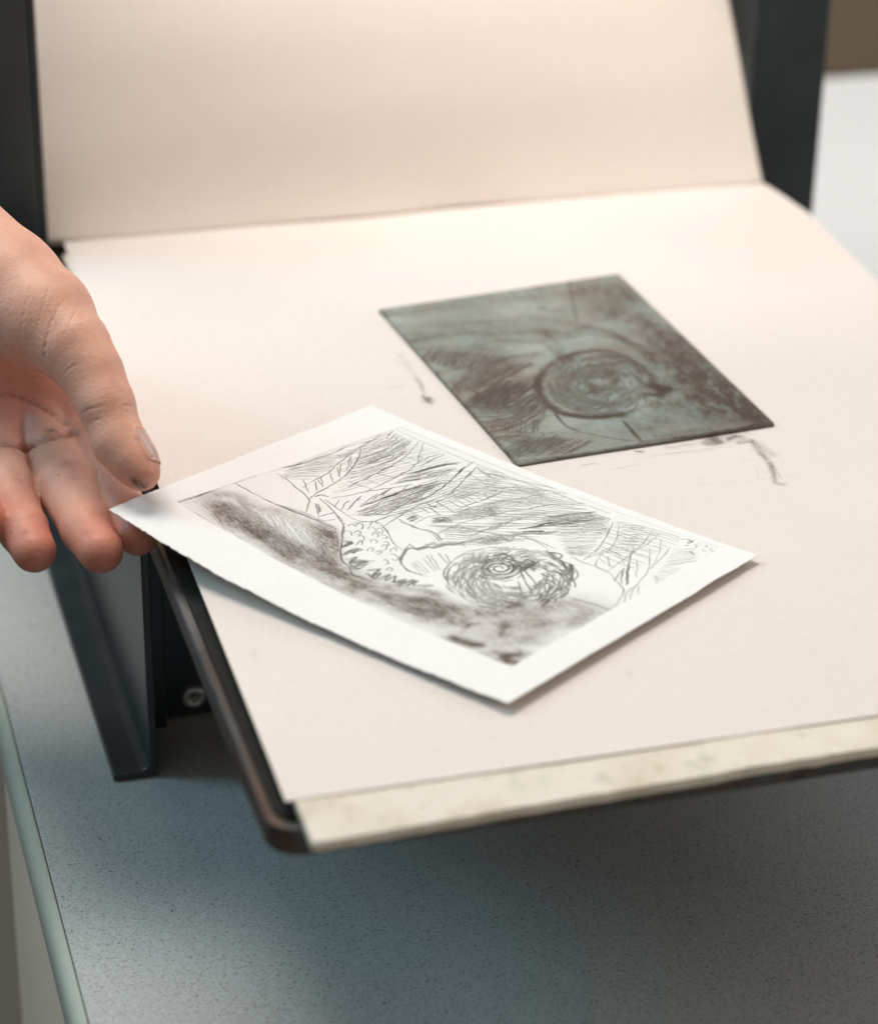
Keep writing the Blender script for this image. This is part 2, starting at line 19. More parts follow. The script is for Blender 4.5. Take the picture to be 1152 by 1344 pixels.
SMUDGES=[('t',2.5,0.75,[(236,808),(236,806)]),('t',0.83,0.7,[(235,811),(236,804)]),('t',1.11,0.35,[(237,827),(237,821),(236,813)]),('t',2.22,0.12,[(237,850),(237,839),(237,827)]),('t',1.94,0.12,[(226,821),(229,821)]),('t',3.38,0.8,[(324,750),(326,751)]),('t',2.03,0.6,[(322,748),(323,747),(327,748)]),('t',2.7,0.65,[(330,750),(334,751),(335,749)]),('t',1.49,0.45,[(333,746),(338,746)]),('t',0.81,0.3,[(338,754),(340,751)]),('t',2.03,0.2,[(307,748),(316,749),(321,749)]),('s',0.34,0.55,[(298,743),(314,744),(327,744),(338,745)]),('s',0.54,0.7,[(288,752),(290,750),(292,749)]),('t',0.95,0.7,[(295,748),(297,747)]),('s',0.41,0.6,[(272,741),(274,742),(278,742)]),('s',0.27,0.3,[(280,736),(286,737),(294,738)]),('s',0.2,0.22,[(273,747),(287,747),(301,744)]),('t',1.49,0.42,[(338,747),(337,737),(337,728),(335,719),(333,713),(335,711)]),('s',0.34,0.5,[(339,744),(338,734),(335,722)]),('s',0.34,0.4,[(338,734),(337,723),(336,712)]),('s',0.34,0.5,[(331,712),(336,712)]),('t',2.7,0.2,[(339,744),(340,738),(341,734)]),('s',0.27,0.35,[(329,733),(331,732)]),('s',0.2,0.2,[(331,726),(329,718)]),('h',0.2,0.3,6,[(338,747),(337,732),(333,715)],[(340,742),(338,728),(336,712)]),('s',0.2,0.12,[(319,709),(328,711),(335,710)]),('s',0.2,0.15,[(342,736),(349,735)]),('t',1.67,0.16,[(240,606),(240,603)]),('s',0.28,0.2,[(292,744),(323,742)]),('s',0.28,0.14,[(292,720),(324,717),(352,716)]),('t',1.94,0.1,[(147,685),(148,681)]),('t',1.39,0.12,[(134,644),(135,642)])]
PLATE_CORNERS={'TL':(239.9,892.1),'TR':(345.0,905.2),'BR':(350.4,755.4),'BL':(250.2,745.7)}
HAND_CHAINS=[('thumb',[((68.1,823.4,70.4),22.3),((83.6,797.7,61.7),20.6),((94.4,780.4,57.4),16.9),((102.0,765.2,52.8),11.5),((106.5,755.9,46.8),9.4),((109.1,746.6,39.7),8.5),((111.4,737.4,30.2),7.9),((115.2,730.7,25.3),6.6),((117.0,727.1,22.9),5.4)]),('index',[((108.4,800.0,9.8),11.5),((108.4,787.4,8.0),9.4),((110.0,759.2,6.7),8.9),((111.9,736.5,4.8),7.8),((113.8,723.3,3.1),6.9)]),('middle',[((96.5,802.5,7.7),12.5),((95.3,788.0,6.3),9.8),((96.1,755.3,6.9),10.0),((98.6,730.5,3.6),8.4),((100.7,716.4,2.5),7.4)]),('ring',[((81.4,804.7,7.9),12),((78.0,790.9,6.5),9.6),((76.6,760.9,6.6),9.2),((78.8,738.0,2.2),8.0),((80.7,725.9,0.3),7.2)]),('little',[((66.9,804.1,11.8),11),((62.6,790.4,10.0),8.6),((62.7,764.3,9.5),8.0),((65.3,746.0,7.4),7.0),((67.5,738.1,7.2),6.4)])]
HAND_PALM=[(((49.8,852.8,58.2),20),((109.1,804.5,9.7),12)),(((46.7,851.8,54.6),20),((97.0,806.7,7.2),13)),(((41.2,853.4,50.2),20),((82.0,809.1,7.6),13)),(((35.5,852.5,45.3),18),((67.4,808.6,11.8),12)),(((49.8,850.1,62.1),22),((81.9,811.0,59.4),20)),(((49.9,853.4,59.4),22),((35.8,853.7,47.7),20)),(((44.3,853.1,55.8),24),((-16.3,892.5,82.5),27)),(((-16.3,892.5,82.5),27),((-136.2,962.4,124.4),34))]
HAND_CREASES=[(1.1,0.8,[(80.7,800.5,22.4),(82.2,800.1,22.2),(83.7,799.8,21.9),(85.2,799.4,21.6),(86.7,799.1,21.4),(88.1,798.4,20.7),(89.5,797.6,20.2),(90.9,796.5,19.7),(92.3,795.5,19.3),(93.6,794.1,18.7),(94.9,792.7,18.1),(96.3,791.3,17.6),(97.6,790.0,17.0),(98.5,789.0,16.6),(99.5,788.2,16.0),(100.4,787.4,15.5),(101.3,786.1,15.3)]),(2.2,1.6,[(77.1,775.9,16.0),(78.3,775.3,15.9),(79.5,775.1,15.7),(80.7,775.2,15.3),(81.9,775.8,14.8),(82.7,776.0,14.3),(83.5,776.6,13.7),(84.3,777.4,13.0),(85.2,778.8,12.0)]),(2.2,1.7,[(85.2,778.8,12.0),(87.0,780.8,11.5),(88.3,778.3,13.2),(89.7,776.7,14.4),(91.1,775.8,15.4),(92.6,775.3,16.0),(94.2,775.3,16.3),(95.8,775.9,16.4),(97.5,777.1,16.2),(98.8,777.6,15.9),(100.1,778.8,15.2),(101.6,780.2,14.5),(102.7,779.5,14.7)]),(0.9,0.5,[(81.3,803.0,25.9),(82.6,802.8,25.9),(84.0,802.5,25.9),(85.4,802.3,26.0),(86.8,802.1,26.0),(88.2,802.1,26.2),(89.6,802.0,26.4),(91.0,802.0,26.6),(92.4,801.9,26.8),(94.7,801.7,26.6),(97.0,801.5,26.4)]),(0.9,0.5,[(93.9,757.4,45.9),(95.5,753.2,47.5)]),(0.9,0.55,[(92.8,759.7,60.4),(92.5,759.4,59.6),(92.3,759.1,58.8),(92.1,758.9,57.9),(91.9,758.7,57.1),(91.7,758.5,56.4),(91.6,758.4,55.7),(91.5,758.3,54.9),(91.4,758.4,54.1),(91.7,757.9,53.0),(92.0,757.5,52.0),(92.3,757.2,50.9),(92.7,757.0,49.7)]),(0.7,0.3,[(96.3,751.9,48.3),(96.6,751.5,49.1),(97.0,751.2,49.9),(97.4,751.0,50.7),(97.7,750.9,51.5),(98.6,750.4,52.2),(99.5,750.1,52.9),(100.3,749.9,53.5),(101.2,749.8,54.1)]),(0.7,0.35,[(100.0,743.0,39.1),(100.7,741.5,40.1),(101.5,740.5,40.9),(102.3,739.8,41.6),(103.1,739.2,42.2),(104.4,738.4,42.7),(105.8,737.9,43.1),(107.3,737.6,43.4),(108.7,737.4,43.6)]),(0.7,0.35,[(102.2,738.7,36.9),(102.6,738.2,37.5),(102.9,737.8,38.0),(103.4,737.5,38.4),(103.8,737.2,38.8),(104.3,736.9,39.2),(104.9,736.5,39.5),(105.4,736.3,39.8),(106.0,736.1,40.1)]),(0.5,0.4,[(111.8,736.7,42.1),(112.3,737.0,42.3),(112.9,737.4,42.5),(113.5,737.8,42.6),(114.1,738.2,42.7),(114.9,738.6,42.4),(115.7,739.1,42.0),(116.5,739.8,41.6),(117.4,740.8,41.0)]),(0.5,0.3,[(111.6,739.7,46.2),(112.0,740.0,46.3),(112.4,740.4,46.4),(112.9,740.7,46.5),(113.3,741.1,46.6),(113.8,741.6,46.6),(114.3,742.1,46.6),(114.9,742.7,46.6),(115.5,743.5,46.4)]),(0.5,0.25,[(112.2,743.0,48.5),(113.1,743.6,48.4),(113.9,744.3,48.3),(114.8,745.3,48.0),(115.8,746.6,47.6)]),(0.5,0.25,[(113.8,736.9,41.4),(114.6,737.0,40.9),(115.3,737.2,40.4),(116.1,737.5,39.9),(116.9,737.9,39.3)]),(0.5,0.2,[(115.5,731.2,35.7),(116.0,731.6,35.8),(116.4,732.1,35.9),(116.9,732.6,35.9),(117.4,733.3,35.8)]),(0.8,0.3,[(104.8,753.0,13.3),(105.3,753.0,13.4),(105.7,752.8,13.5),(106.2,752.5,13.7),(106.6,752.3,13.9),(107.0,752.2,14.1),(107.5,752.1,14.2),(107.9,752.0,14.4),(108.4,752.0,14.5)]),(0.8,0.25,[(75.5,754.4,14.5),(76.3,754.1,14.5),(77.2,753.8,14.4),(78.0,753.7,14.3),(78.9,753.6,14.2),(79.8,754.0,14.0),(80.8,754.6,13.8),(81.8,755.3,13.5),(82.8,756.3,13.1)]),(0.9,0.25,[(89.9,759.4,15.1),(90.8,756.6,16.0),(91.7,754.6,16.5),(92.7,753.2,16.7),(93.8,752.2,16.7),(95.7,752.1,17.0),(97.7,752.7,17.0),(99.9,753.9,16.7),(102.3,757.1,15.4)]),(0.8,0.25,[(90.3,732.3,7.6),(91.4,730.2,9.0),(92.6,729.0,10.1),(93.8,728.3,10.8),(95.1,727.9,11.5),(97.2,727.8,12.1),(99.3,728.4,12.3),(101.7,730.1,12.0),(104.3,734.2,10.5)]),(0.8,0.25,[(73.9,732.8,7.5),(75.1,732.2,8.0),(76.2,731.9,8.5),(77.4,731.7,8.8),(78.6,731.7,9.0),(80.1,732.0,9.1),(81.6,732.6,9.0),(83.2,733.7,8.7),(84.9,735.7,7.9)]),(0.6,0.2,[(84.7,775.7,73.0),(84.5,774.8,72.3),(84.4,773.9,71.6),(84.2,773.1,70.9),(84.0,772.3,70.1),(83.7,771.7,69.4),(83.4,771.2,68.5),(83.1,770.7,67.7),(82.8,770.3,66.8)]),(0.6,0.22,[(91.6,778.0,75.7),(91.0,775.7,74.8),(90.4,773.7,73.8),(89.8,772.0,72.6),(89.3,770.5,71.4),(88.8,769.4,70.3),(88.3,768.5,69.1),(87.8,767.7,67.9),(87.3,766.9,66.6),(86.8,766.3,65.3),(86.4,765.9,64.0),(85.9,765.5,62.5),(85.5,765.3,61.1),(85.3,765.1,59.8),(85.2,765.0,58.5),(85.1,765.0,57.2),(84.9,765.1,55.8)]),(0.6,0.25,[(96.6,772.4,73.1),(95.8,770.7,72.3),(95.1,769.3,71.3),(94.3,768.1,70.3),(93.6,766.9,69.2),(93.2,766.2,68.3),(92.7,765.5,67.5),(92.2,764.9,66.6),(91.8,764.3,65.6),(91.3,763.7,64.5),(90.8,763.2,63.3),(90.3,762.8,62.0),(89.8,762.4,60.7)]),(0.7,0.4,[(101.7,769.2,69.6),(100.7,768.0,69.1),(99.7,766.9,68.6),(98.7,765.9,68.0),(97.7,765.0,67.4),(96.9,763.9,66.5),(96.0,762.9,65.5),(95.2,762.0,64.5),(94.4,761.3,63.4),(93.9,760.6,62.4),(93.5,760.0,61.4),(93.0,759.5,60.3),(92.5,759.1,59.1),(92.3,758.6,57.9),(92.1,758.1,56.7),(92.0,757.8,55.3),(91.8,757.7,53.9),(91.9,757.6,53.0),(91.9,757.6,52.1),(91.9,757.7,51.1),(92.0,757.9,50.0)]),(0.6,0.2,[(106.1,769.5,66.9),(105.0,767.4,66.7),(104.0,765.4,66.4),(103.1,763.7,65.9),(102.1,762.2,65.4),(101.4,760.9,64.8),(100.7,759.7,64.2),(100.0,758.6,63.5),(99.3,757.7,62.8),(98.5,757.0,61.9),(97.8,756.5,61.0),(97.1,756.1,60.1),(96.4,755.8,59.1)]),(0.6,0.15,[(87.8,782.3,77.6),(87.2,780.4,76.5),(86.6,778.6,75.4),(86.0,776.9,74.3),(85.4,775.4,73.1),(85.1,774.5,72.4),(84.9,773.6,71.7),(84.7,772.8,71.0),(84.5,772.0,70.2)]),(0.6,0.15,[(101.2,792.9,74.5),(100.2,788.1,75.1),(99.2,784.0,75.4),(98.3,780.7,75.4),(97.5,778.0,75.1),(97.1,776.2,74.8),(96.8,774.8,74.3),(96.4,773.5,73.8),(96.1,772.4,73.2)]),(0.7,0.35,[(89.6,760.7,52.9),(90.1,760.1,52.2),(90.7,759.5,51.5),(91.2,758.8,50.9),(91.8,758.1,50.2),(92.5,757.2,49.7),(93.3,756.3,49.1),(94.1,755.3,48.6),(94.8,754.3,48.1)]),(0.6,0.2,[(99.4,751.4,54.7),(98.8,751.4,54.1),(98.1,751.5,53.5),(97.5,751.7,52.8),(96.9,752.0,52.0),(96.6,752.0,51.0),(96.3,752.1,49.9),(96.0,752.3,48.8),(95.8,752.8,47.5)]),(0.5,0.15,[(83.7,787.5,80.8),(83.6,786.2,80.1),(83.6,785.0,79.4),(83.5,783.8,78.7),(83.4,782.7,77.9),(83.0,781.7,77.0),(82.6,780.7,76.1),(82.1,779.8,75.1),(81.7,778.9,74.2)]),(0.5,0.12,[(106.3,764.0,64.9),(105.3,760.9,64.3),(104.4,758.7,63.4),(103.6,757.0,62.3),(102.9,755.6,61.1),(102.6,754.9,60.4),(102.3,754.3,59.6),(102.1,753.6,58.9),(101.8,753.0,58.1)]),(0.5,0.12,[(88.7,769.9,70.6),(88.1,768.9,69.5),(87.6,768.1,68.3),(87.0,767.4,67.0),(86.5,766.8,65.7),(86.4,766.3,64.8),(86.3,765.9,63.9),(86.2,765.6,63.0),(86.1,765.3,62.1)])]
HAND_SPOTS=[((114.8,722.0,21.7),1.6,0.9,'ink'),((113.6,722.3,22.5),1.4,0.9,'ink'),((116.8,721.8,21.1),1.3,0.8,'ink'),((116.0,722.2,20.3),1.2,0.8,'ink'),((112.9,722.6,23.3),0.9,0.7,'ink'),((95.3,780.8,16.3),2.0,0.65,'ink'),((92.0,777.7,15.7),1.4,0.4,'ink'),((92.7,748.6,15.1),0.5,0.6,'ink'),((95.6,752.4,17.1),4.0,0.35,'bruise'),((97.5,746.0,15.2),2.5,0.25,'bruise'),((80.1,751.6,13.3),2.0,0.3,'ink'),((74.0,729.7,5.7),1.5,0.3,'ink'),((78.3,726.4,7.5),1.2,0.3,'ink'),((82.7,767.5,53.7),0.5,0.4,'ink'),((91.6,760.4,47.4),0.4,0.4,'ink'),((84.0,768.6,65.8),0.7,0.3,'red'),((82.9,767.3,53.8),0.4,0.5,'ink'),((101.6,740.8,42.0),2.5,0.3,'bruise'),((100.1,750.4,54.0),3.0,0.25,'bruise'),((96.9,717.8,9.4),0.8,0.3,'ink'),((98.9,797.3,21.8),5,0.2,'red'),((116.2,730.0,34.6),1.2,0.3,'ink')]
NAIL_OUT=(0.904,-0.219,0.367)


# ------------------------------------------------------------------ helpers
def link(o, parent=None):
    col.objects.link(o)
    if parent is not None:
        o.parent = parent
    return o


def tag(o, label=None, cat=None, group=None, kind=None):
    if label: o['label'] = label
    if cat: o['category'] = cat
    if group: o['group'] = group
    if kind: o['kind'] = kind
    return o


def empty(name, loc):
    o = bpy.data.objects.new(name, None)
    o.location = loc
    o.empty_display_size = .02
    return link(o)


def from_bm(name, bm, mat, parent=None, smooth=False, bevel=0, seg=2):
    me = bpy.data.meshes.new(name)
    bmesh.ops.recalc_face_normals(bm, faces=bm.faces)
    bm.to_mesh(me); bm.free()
    me.materials.append(mat)
    if smooth or bevel:
        me.polygons.foreach_set('use_smooth', [True] * len(me.polygons))
    o = bpy.data.objects.new(name, me)
    link(o)
    if parent is not None:
        o.parent = parent
        o.matrix_parent_inverse = Matrix.Translation(-Vector(parent.location))
    if bevel:
        m = o.modifiers.new('Bevel', 'BEVEL'); m.width = bevel; m.segments = seg; m.limit_method = 'ANGLE'
        m.harden_normals = True
    return o


def from_np(name, V, F, mat, parent=None, smooth=True):
    me = bpy.data.meshes.new(name)
    V = np.asarray(V, np.float32); F = np.asarray(F, np.int32)
    me.vertices.add(len(V)); me.vertices.foreach_set('co', V.ravel())
    k = F.shape[1]
    me.loops.add(F.size); me.loops.foreach_set('vertex_index', F.ravel())
    me.polygons.add(len(F))
    me.polygons.foreach_set('loop_start', np.arange(0, F.size, k, dtype=np.int32))
    me.polygons.foreach_set('loop_total', np.full(len(F), k, np.int32))
    me.polygons.foreach_set('use_smooth', np.full(len(F), smooth))
    me.materials.append(mat)
    me.update(calc_edges=True)
    o = bpy.data.objects.new(name, me)
    link(o)
    if parent is not None:
        o.parent = parent
        o.matrix_parent_inverse = parent.matrix_basis.inverted()
    return o


def attr(o, name, rgb):
    a = o.data.attributes.new(name, 'FLOAT_COLOR', 'POINT')
    c = np.ones((len(o.data.vertices), 4), np.float32)
    c[:, :rgb.shape[1]] = rgb
    a.data.foreach_set('color', c.ravel())


def box(bm, x0, x1, y0, y1, z0, z1):
    v = [bm.verts.new(p) for p in ((x0, y0, z0), (x1, y0, z0), (x1, y1, z0), (x0, y1, z0),
                                   (x0, y0, z1), (x1, y0, z1), (x1, y1, z1), (x0, y1, z1))]
    for f in ((3, 2, 1, 0), (4, 5, 6, 7), (0, 1, 5, 4), (1, 2, 6, 5), (2, 3, 7, 6), (3, 0, 4, 7)):
        bm.faces.new([v[i] for i in f])


def extrude_poly(bm, pts, fn0, fn1):
    a = [bm.verts.new(fn0(*p)) for p in pts]
    b = [bm.verts.new(fn1(*p)) for p in pts]
    n = len(pts)
    bm.faces.new(a[::-1]); bm.faces.new(b)
    for i in range(n):
        bm.faces.new((a[i], a[(i + 1) % n], b[(i + 1) % n], b[i]))


def sheet(name, X, Y, Z, thick, mat, parent=None):
    """grid of points (n,m) as a sheet with a real edge of the given thickness"""
    n, m = X.shape
    V = np.stack([X, Y, Z], -1).reshape(-1, 3)
    I = np.arange(n * m).reshape(n, m)
    F = np.stack([I[:-1, :-1], I[1:, :-1], I[1:, 1:], I[:-1, 1:]], -1).reshape(-1, 4)
    ring = np.concatenate([I[:-1, 0], I[-1, :-1], I[:0:-1, -1], I[0, :0:-1]])
    low = V[ring] - np.array([0, 0, thick])
    k = len(V); r = len(ring)
    edge = V[ring]
    V = np.concatenate([V, edge, low])
    a = k + np.arange(r); b = np.roll(a, -1); c = b + r; d = a + r
    F = np.concatenate([F, np.stack([a, d, c, b], -1)])
    return from_np(name, V, F, mat, parent), ring


# ------------------------------------------------------------------ node helpers
def material(name):
    m = bpy.data.materials.new(name); m.use_nodes = True
    nt = m.node_tree
    return m, nt, nt.nodes['Principled BSDF']


def N(nt, kind, **kw):
    n = nt.nodes.new(kind)
    for k, v in kw.items():
        if k in n.inputs.keys(): n.inputs[k].default_value = v
        else: setattr(n, k, v)
    return n


def noise(nt, scale, detail=4, rough=.55, coord='Object', stretch=None, dist=0):
    tc = N(nt, 'ShaderNodeTexCoord'); src = tc.outputs[coord]
    if stretch:
        mp = N(nt, 'ShaderNodeMapping'); mp.inputs['Scale'].default_value = stretch
        nt.links.new(src, mp.inputs['Vector']); src = mp.outputs[0]
    n = N(nt, 'ShaderNodeTexNoise', Scale=scale, Detail=detail, Roughness=rough, Distortion=dist)
    nt.links.new(src, n.inputs['Vector'])
    return n.outputs['Fac']


def ramp(nt, fac, stops):
    r = N(nt, 'ShaderNodeValToRGB')
    e = r.color_ramp.elements
    while len(e) < len(stops): e.new(.5)
    for el, (p, c) in zip(e, stops):
        el.position = p; el.color = (*c, 1) if len(c) == 3 else c
    nt.links.new(fac, r.inputs['Fac'])
    return r.outputs['Color']


def mix(nt, fac, a, b, mode='MIX'):
    m = N(nt, 'ShaderNodeMix', data_type='RGBA', blend_type=mode)
    for s, v in ((m.inputs[0], fac), (m.inputs[6], a), (m.inputs[7], b)):
        if isinstance(v, (int, float)): s.default_value = v
        elif isinstance(v, tuple): s.default_value = (*v, 1)
        else: nt.links.new(v, s)
    return m.outputs[2]


def bump(nt, bsdf, height, strength, dist):
    b = N(nt, 'ShaderNodeBump', Strength=strength, Distance=dist)
    nt.links.new(height, b.inputs['Height'])
    nt.links.new(b.outputs[0], bsdf.inputs['Normal'])


def simple(name, stops, scale, rough, metal=0, bs=0, bd=.0005, bscale=None, stretch=None, spec=.5, detail=5):
    m, nt, b = material(name)
    f = noise(nt, scale, detail, .6, stretch=stretch)
    nt.links.new(ramp(nt, f, stops), b.inputs['Base Color'])
    b.inputs['Roughness'].default_value = rough
    b.inputs['Metallic'].default_value = metal
    b.inputs['Specular IOR Level'].default_value = spec
    if bs:
        bump(nt, b, noise(nt, bscale or scale * 6, 3, .6), bs, bd)
    return m


# ------------------------------------------------------------------ materials
M_steel = simple('dark_painted_steel', [(.3, (.013, .020, .024)), (.55, (.024, .034, .040)), (.75, (.045, .057, .065))],
                 22, .30, .0, .12, .0006, 500)
M_bed = simple('bed_steel', [(.32, (.022, .018, .017)), (.45, (.085, .052, .037)), (.56, (.052, .045, .043)), (.72, (.13, .125, .12))], 85, .5, .35, .5, .0004, 900,
               stretch=(1, .15, 1))
M_board = simple('black_board', [(.3, (.006, .006, .006)), (.7, (.014, .013, .013))], 120, .75, 0, .2, .0004, spec=.25)
M_bolt = simple('zinc_bolt', [(.3, (.35, .37, .38)), (.7, (.62, .63, .64))], 300, .38, .7)
M_felt = simple('felt', [(.28, (.50, .43, .33)), (.40, (.70, .64, .53)), (.54, (.77, .72, .63)), (.64, (.72, .69, .58)), (.74, (.54, .56, .43))],
                38, .95, 0, .7, .0012, 1300, spec=.1)
_nt = M_felt.node_tree; _b = _nt.nodes['Principled BSDF']
_src = _b.inputs['Base Color'].links[0].from_socket
_s1 = ramp(_nt, noise(_nt, 75, 6, .7), [(.56, (0, 0, 0)), (.72, (.7, .7, .7))])
_s2 = ramp(_nt, noise(_nt, 52, 5, .7, stretch=(1, 2, 1)), [(.60, (0, 0, 0)), (.74, (.75, .75, .75))])
_s3 = ramp(_nt, noise(_nt, 420, 3, .6), [(.66, (0, 0, 0)), (.74, (.6, .6, .6))])
_c = mix(_nt, _s1, _src, (.36, .39, .30))
_c = mix(_nt, _s2, _c, (.34, .25, .17))
_c = mix(_nt, _s3, _c, (.22, .19, .15))
_nt.links.new(_c, _b.inputs['Base Color'])
M_floor = simple('dark_floor', [(.3, (.03, .033, .036)), (.7, (.05, .053, .056))], 5, .6)
M_wall = simple('brown_wall', [(.3, (.105, .075, .045)), (.7, (.13, .095, .06))], 2, .8)
M_white = simple('white_laminate', [(.3, (.74, .74, .74)), (.7, (.78, .78, .78))], 4, .4)
M_band = simple('edge_banding', [(.3, (.33, .37, .33)), (.7, (.39, .43, .385))], 12, .35, stretch=(1, .05, 1))
M_panel = simple('pale_panel', [(.3, (.68, .56, .45)), (.7, (.73, .61, .50))], 6, .5)


def speckled():
    m, nt, b = material('speckled_laminate')
    base = ramp(nt, noise(nt, 9, 3), [(.35, (.36, .395, .40)), (.65, (.40, .435, .44))])
    s1 = ramp(nt, noise(nt, 1250, 2, .5, stretch=(.7, 1.3, 1)), [(.56, (0, 0, 0)), (.66, (1, 1, 1))])
    s2 = ramp(nt, noise(nt, 1700, 2, .5), [(.55, (0, 0, 0)), (.66, (1, 1, 1))])
    s3 = ramp(nt, noise(nt, 800, 2, .5), [(.66, (0, 0, 0)), (.71, (1, 1, 1))])
    c = mix(nt, s2, base, (.48, .52, .53))
    c = mix(nt, s1, c, (.23, .235, .235))
    c = mix(nt, s3, c, (.07, .07, .07))
    nt.links.new(c, b.inputs['Base Color'])
    b.inputs['Roughness'].default_value = .42
    bump(nt, b, noise(nt, 700, 2), .12, .0003)
    return m


M_top = speckled()


def paper_mat(name, colr, colr2, warm_noise=14, fibre=900, bs=.25):
    m, nt, b = material(name)
    c = ramp(nt, noise(nt, warm_noise, 5, .6), [(.35, colr), (.68, colr2)])
    fine = ramp(nt, noise(nt, fibre, 4, .6, stretch=(1, .5, 1)), [(.3, (.95, .95, .95)), (.7, (1, 1, 1))])
    c = mix(nt, 1.0, c, fine, 'MULTIPLY')
    at = N(nt, 'ShaderNodeAttribute', attribute_name='ink')
    sep = N(nt, 'ShaderNodeSeparateColor'); nt.links.new(at.outputs['Color'], sep.inputs[0])
    c = mix(nt, sep.outputs[1], c, (.135, .105, .085))
    c = mix(nt, sep.outputs[0], c, (.028, .018, .013))
    nt.links.new(c, b.inputs['Base Color'])
    b.inputs['Roughness'].default_value = .85
    b.inputs['Specular IOR Level'].default_value = .2
    bump(nt, b, noise(nt, fibre * .6, 5, .65), bs, .0004)
    return m


M_print = paper_mat('etching_paper', (.765, .76, .755), (.785, .78, .775))
M_backing = paper_mat('cream_backing_paper', (.68, .624, .585), (.71, .656, .62), 7, 500, .18)
M_blanket = paper_mat('cream_blanket', (.835, .755, .69), (.865, .79, .725), 6, 420, .35)


def plate_mat():
    m, nt, b = material('inked_zinc_plate')
    base = ramp(nt, noise(nt, 30, 6, .6), [(.3, (.19, .255, .24)), (.5, (.265, .335, .318)), (.7, (.37, .42, .39))])
    warm = ramp(nt, noise(nt, 18, 5, .65, stretch=(1, 1.6, 1)), [(.38, (0, 0, 0)), (.66, (.75, .75, .75))])
    base = mix(nt, warm, base, (.23, .175, .135))
    at = N(nt, 'ShaderNodeAttribute', attribute_name='ink')
    sep = N(nt, 'ShaderNodeSeparateColor'); nt.links.new(at.outputs['Color'], sep.inputs[0])
    c = mix(nt, sep.outputs[1], base, (.078, .053, .039))
    c = mix(nt, sep.outputs[0], c, (.032, .021, .015))
    nt.links.new(c, b.inputs['Base Color'])
    b.inputs['Metallic'].default_value = .3
    b.inputs['Roughness'].default_value = .42
    b.inputs['Specular IOR Level'].default_value = .6
    bump(nt, b, noise(nt, 260, 5, .6), .15, .0004)
    return m


M_plate = plate_mat()


def skin_mat():
    m, nt, b = material('skin')
    at = N(nt, 'ShaderNodeAttribute', attribute_name='tint')
    mott = ramp(nt, noise(nt, 70, 6, .65), [(.3, (.88, .80, .80)), (.5, (.97, .95, .95)), (.7, (1.04, 1.02, .98))])
    c = mix(nt, 1.0, at.outputs['Color'], mott, 'MULTIPLY')
    fine = ramp(nt, noise(nt, 900, 3, .6), [(.3, (.93, .90, .89)), (.7, (1, 1, 1))])
    c = mix(nt, 1.0, c, fine, 'MULTIPLY')
    nt.links.new(c, b.inputs['Base Color'])
    b.inputs['Roughness'].default_value = .5
    b.inputs['Specular IOR Level'].default_value = .42
    b.inputs['Subsurface Weight'].default_value = .18
    b.inputs['Subsurface Radius'].default_value = (1.0, .35, .2)
    b.inputs['Subsurface Scale'].default_value = .0025
    tc = N(nt, 'ShaderNodeTexCoord')
    vo = N(nt, 'ShaderNodeTexVoronoi', Scale=950); nt.links.new(tc.outputs['Object'], vo.inputs['Vector'])
    nz = noise(nt, 420, 5, .6, stretch=(1, 1, .45))
    n2 = noise(nt, 420, 5, .65, stretch=(.3, 1.5, 1.5), dist=.8)
    h = mix(nt, .5, mix(nt, .4, vo.outputs['Distance'], nz), n2)
    bump(nt, b, h, .42, .0005)
    return m


M_skin = skin_mat()
M_nail, _nt, _b = material('nail')
_c = ramp(_nt, noise(_nt, 300, 3), [(.3, (.50, .32, .27)), (.7, (.56, .38, .33))])
_at = N(_nt, 'ShaderNodeAttribute', attribute_name='tint')
_nt.links.new(mix(_nt, 1.0, _c, _at.outputs['Color'], 'MULTIPLY'), _b.inputs['Base Color'])
_b.inputs['Roughness'].default_value = .28
_b.inputs['Subsurface Weight'].default_value = .1
_b.inputs['Subsurface Scale'].default_value = .002

# ------------------------------------------------------------------ drawing onto vertex grids
def value_noise(shape, cell, seed):
    r = np.random.default_rng(seed)
    n, m = int(shape[0] / cell[0]) + 3, int(shape[1] / cell[1]) + 3
    g = r.random((n, m)).astype(np.float32)
    x = np.arange(shape[0]) / cell[0]; y = np.arange(shape[1]) / cell[1]
    i, j = x.astype(int), y.astype(int)
    a = (x - i)[:, None]; b = (y - j)[None]
    a = a * a * (3 - 2 * a); b = b * b * (3 - 2 * b)
    return (g[np.ix_(i, j)] * (1 - a) * (1 - b) + g[np.ix_(i + 1, j)] * a * (1 - b)
            + g[np.ix_(i, j + 1)] * (1 - a) * b + g[np.ix_(i + 1, j + 1)] * a * b)


def spline(P, step):
    """Catmull-Rom through the points, resampled"""
    P = np.asarray(P, float)
    if len(P) == 2:
        n = max(2, int(np.linalg.norm(P[1] - P[0]) / step) + 1)
        t = np.linspace(0, 1, n)[:, None]
        return P[0] * (1 - t) + P[1] * t
    Q = np.concatenate([[2 * P[0] - P[1]], P, [2 * P[-1] - P[-2]]])
    out = []
    for i in range(1, len(Q) - 2):
        n = max(2, int(np.linalg.norm(Q[i + 1] - Q[i]) / step) + 1)
        t = np.linspace(0, 1, n, endpoint=False)[:, None]
        a, b, c, d = Q[i - 1], Q[i], Q[i + 1], Q[i + 2]
        out.append(.5 * (2 * b + (c - a) * t + (2 * a - 5 * b + 4 * c - d) * t ** 2 + (3 * b - a - 3 * c + d) * t ** 3))
    out.append(P[-1:])
    return np.concatenate(out)


SMEAR = 1.55
DENS = 1.3


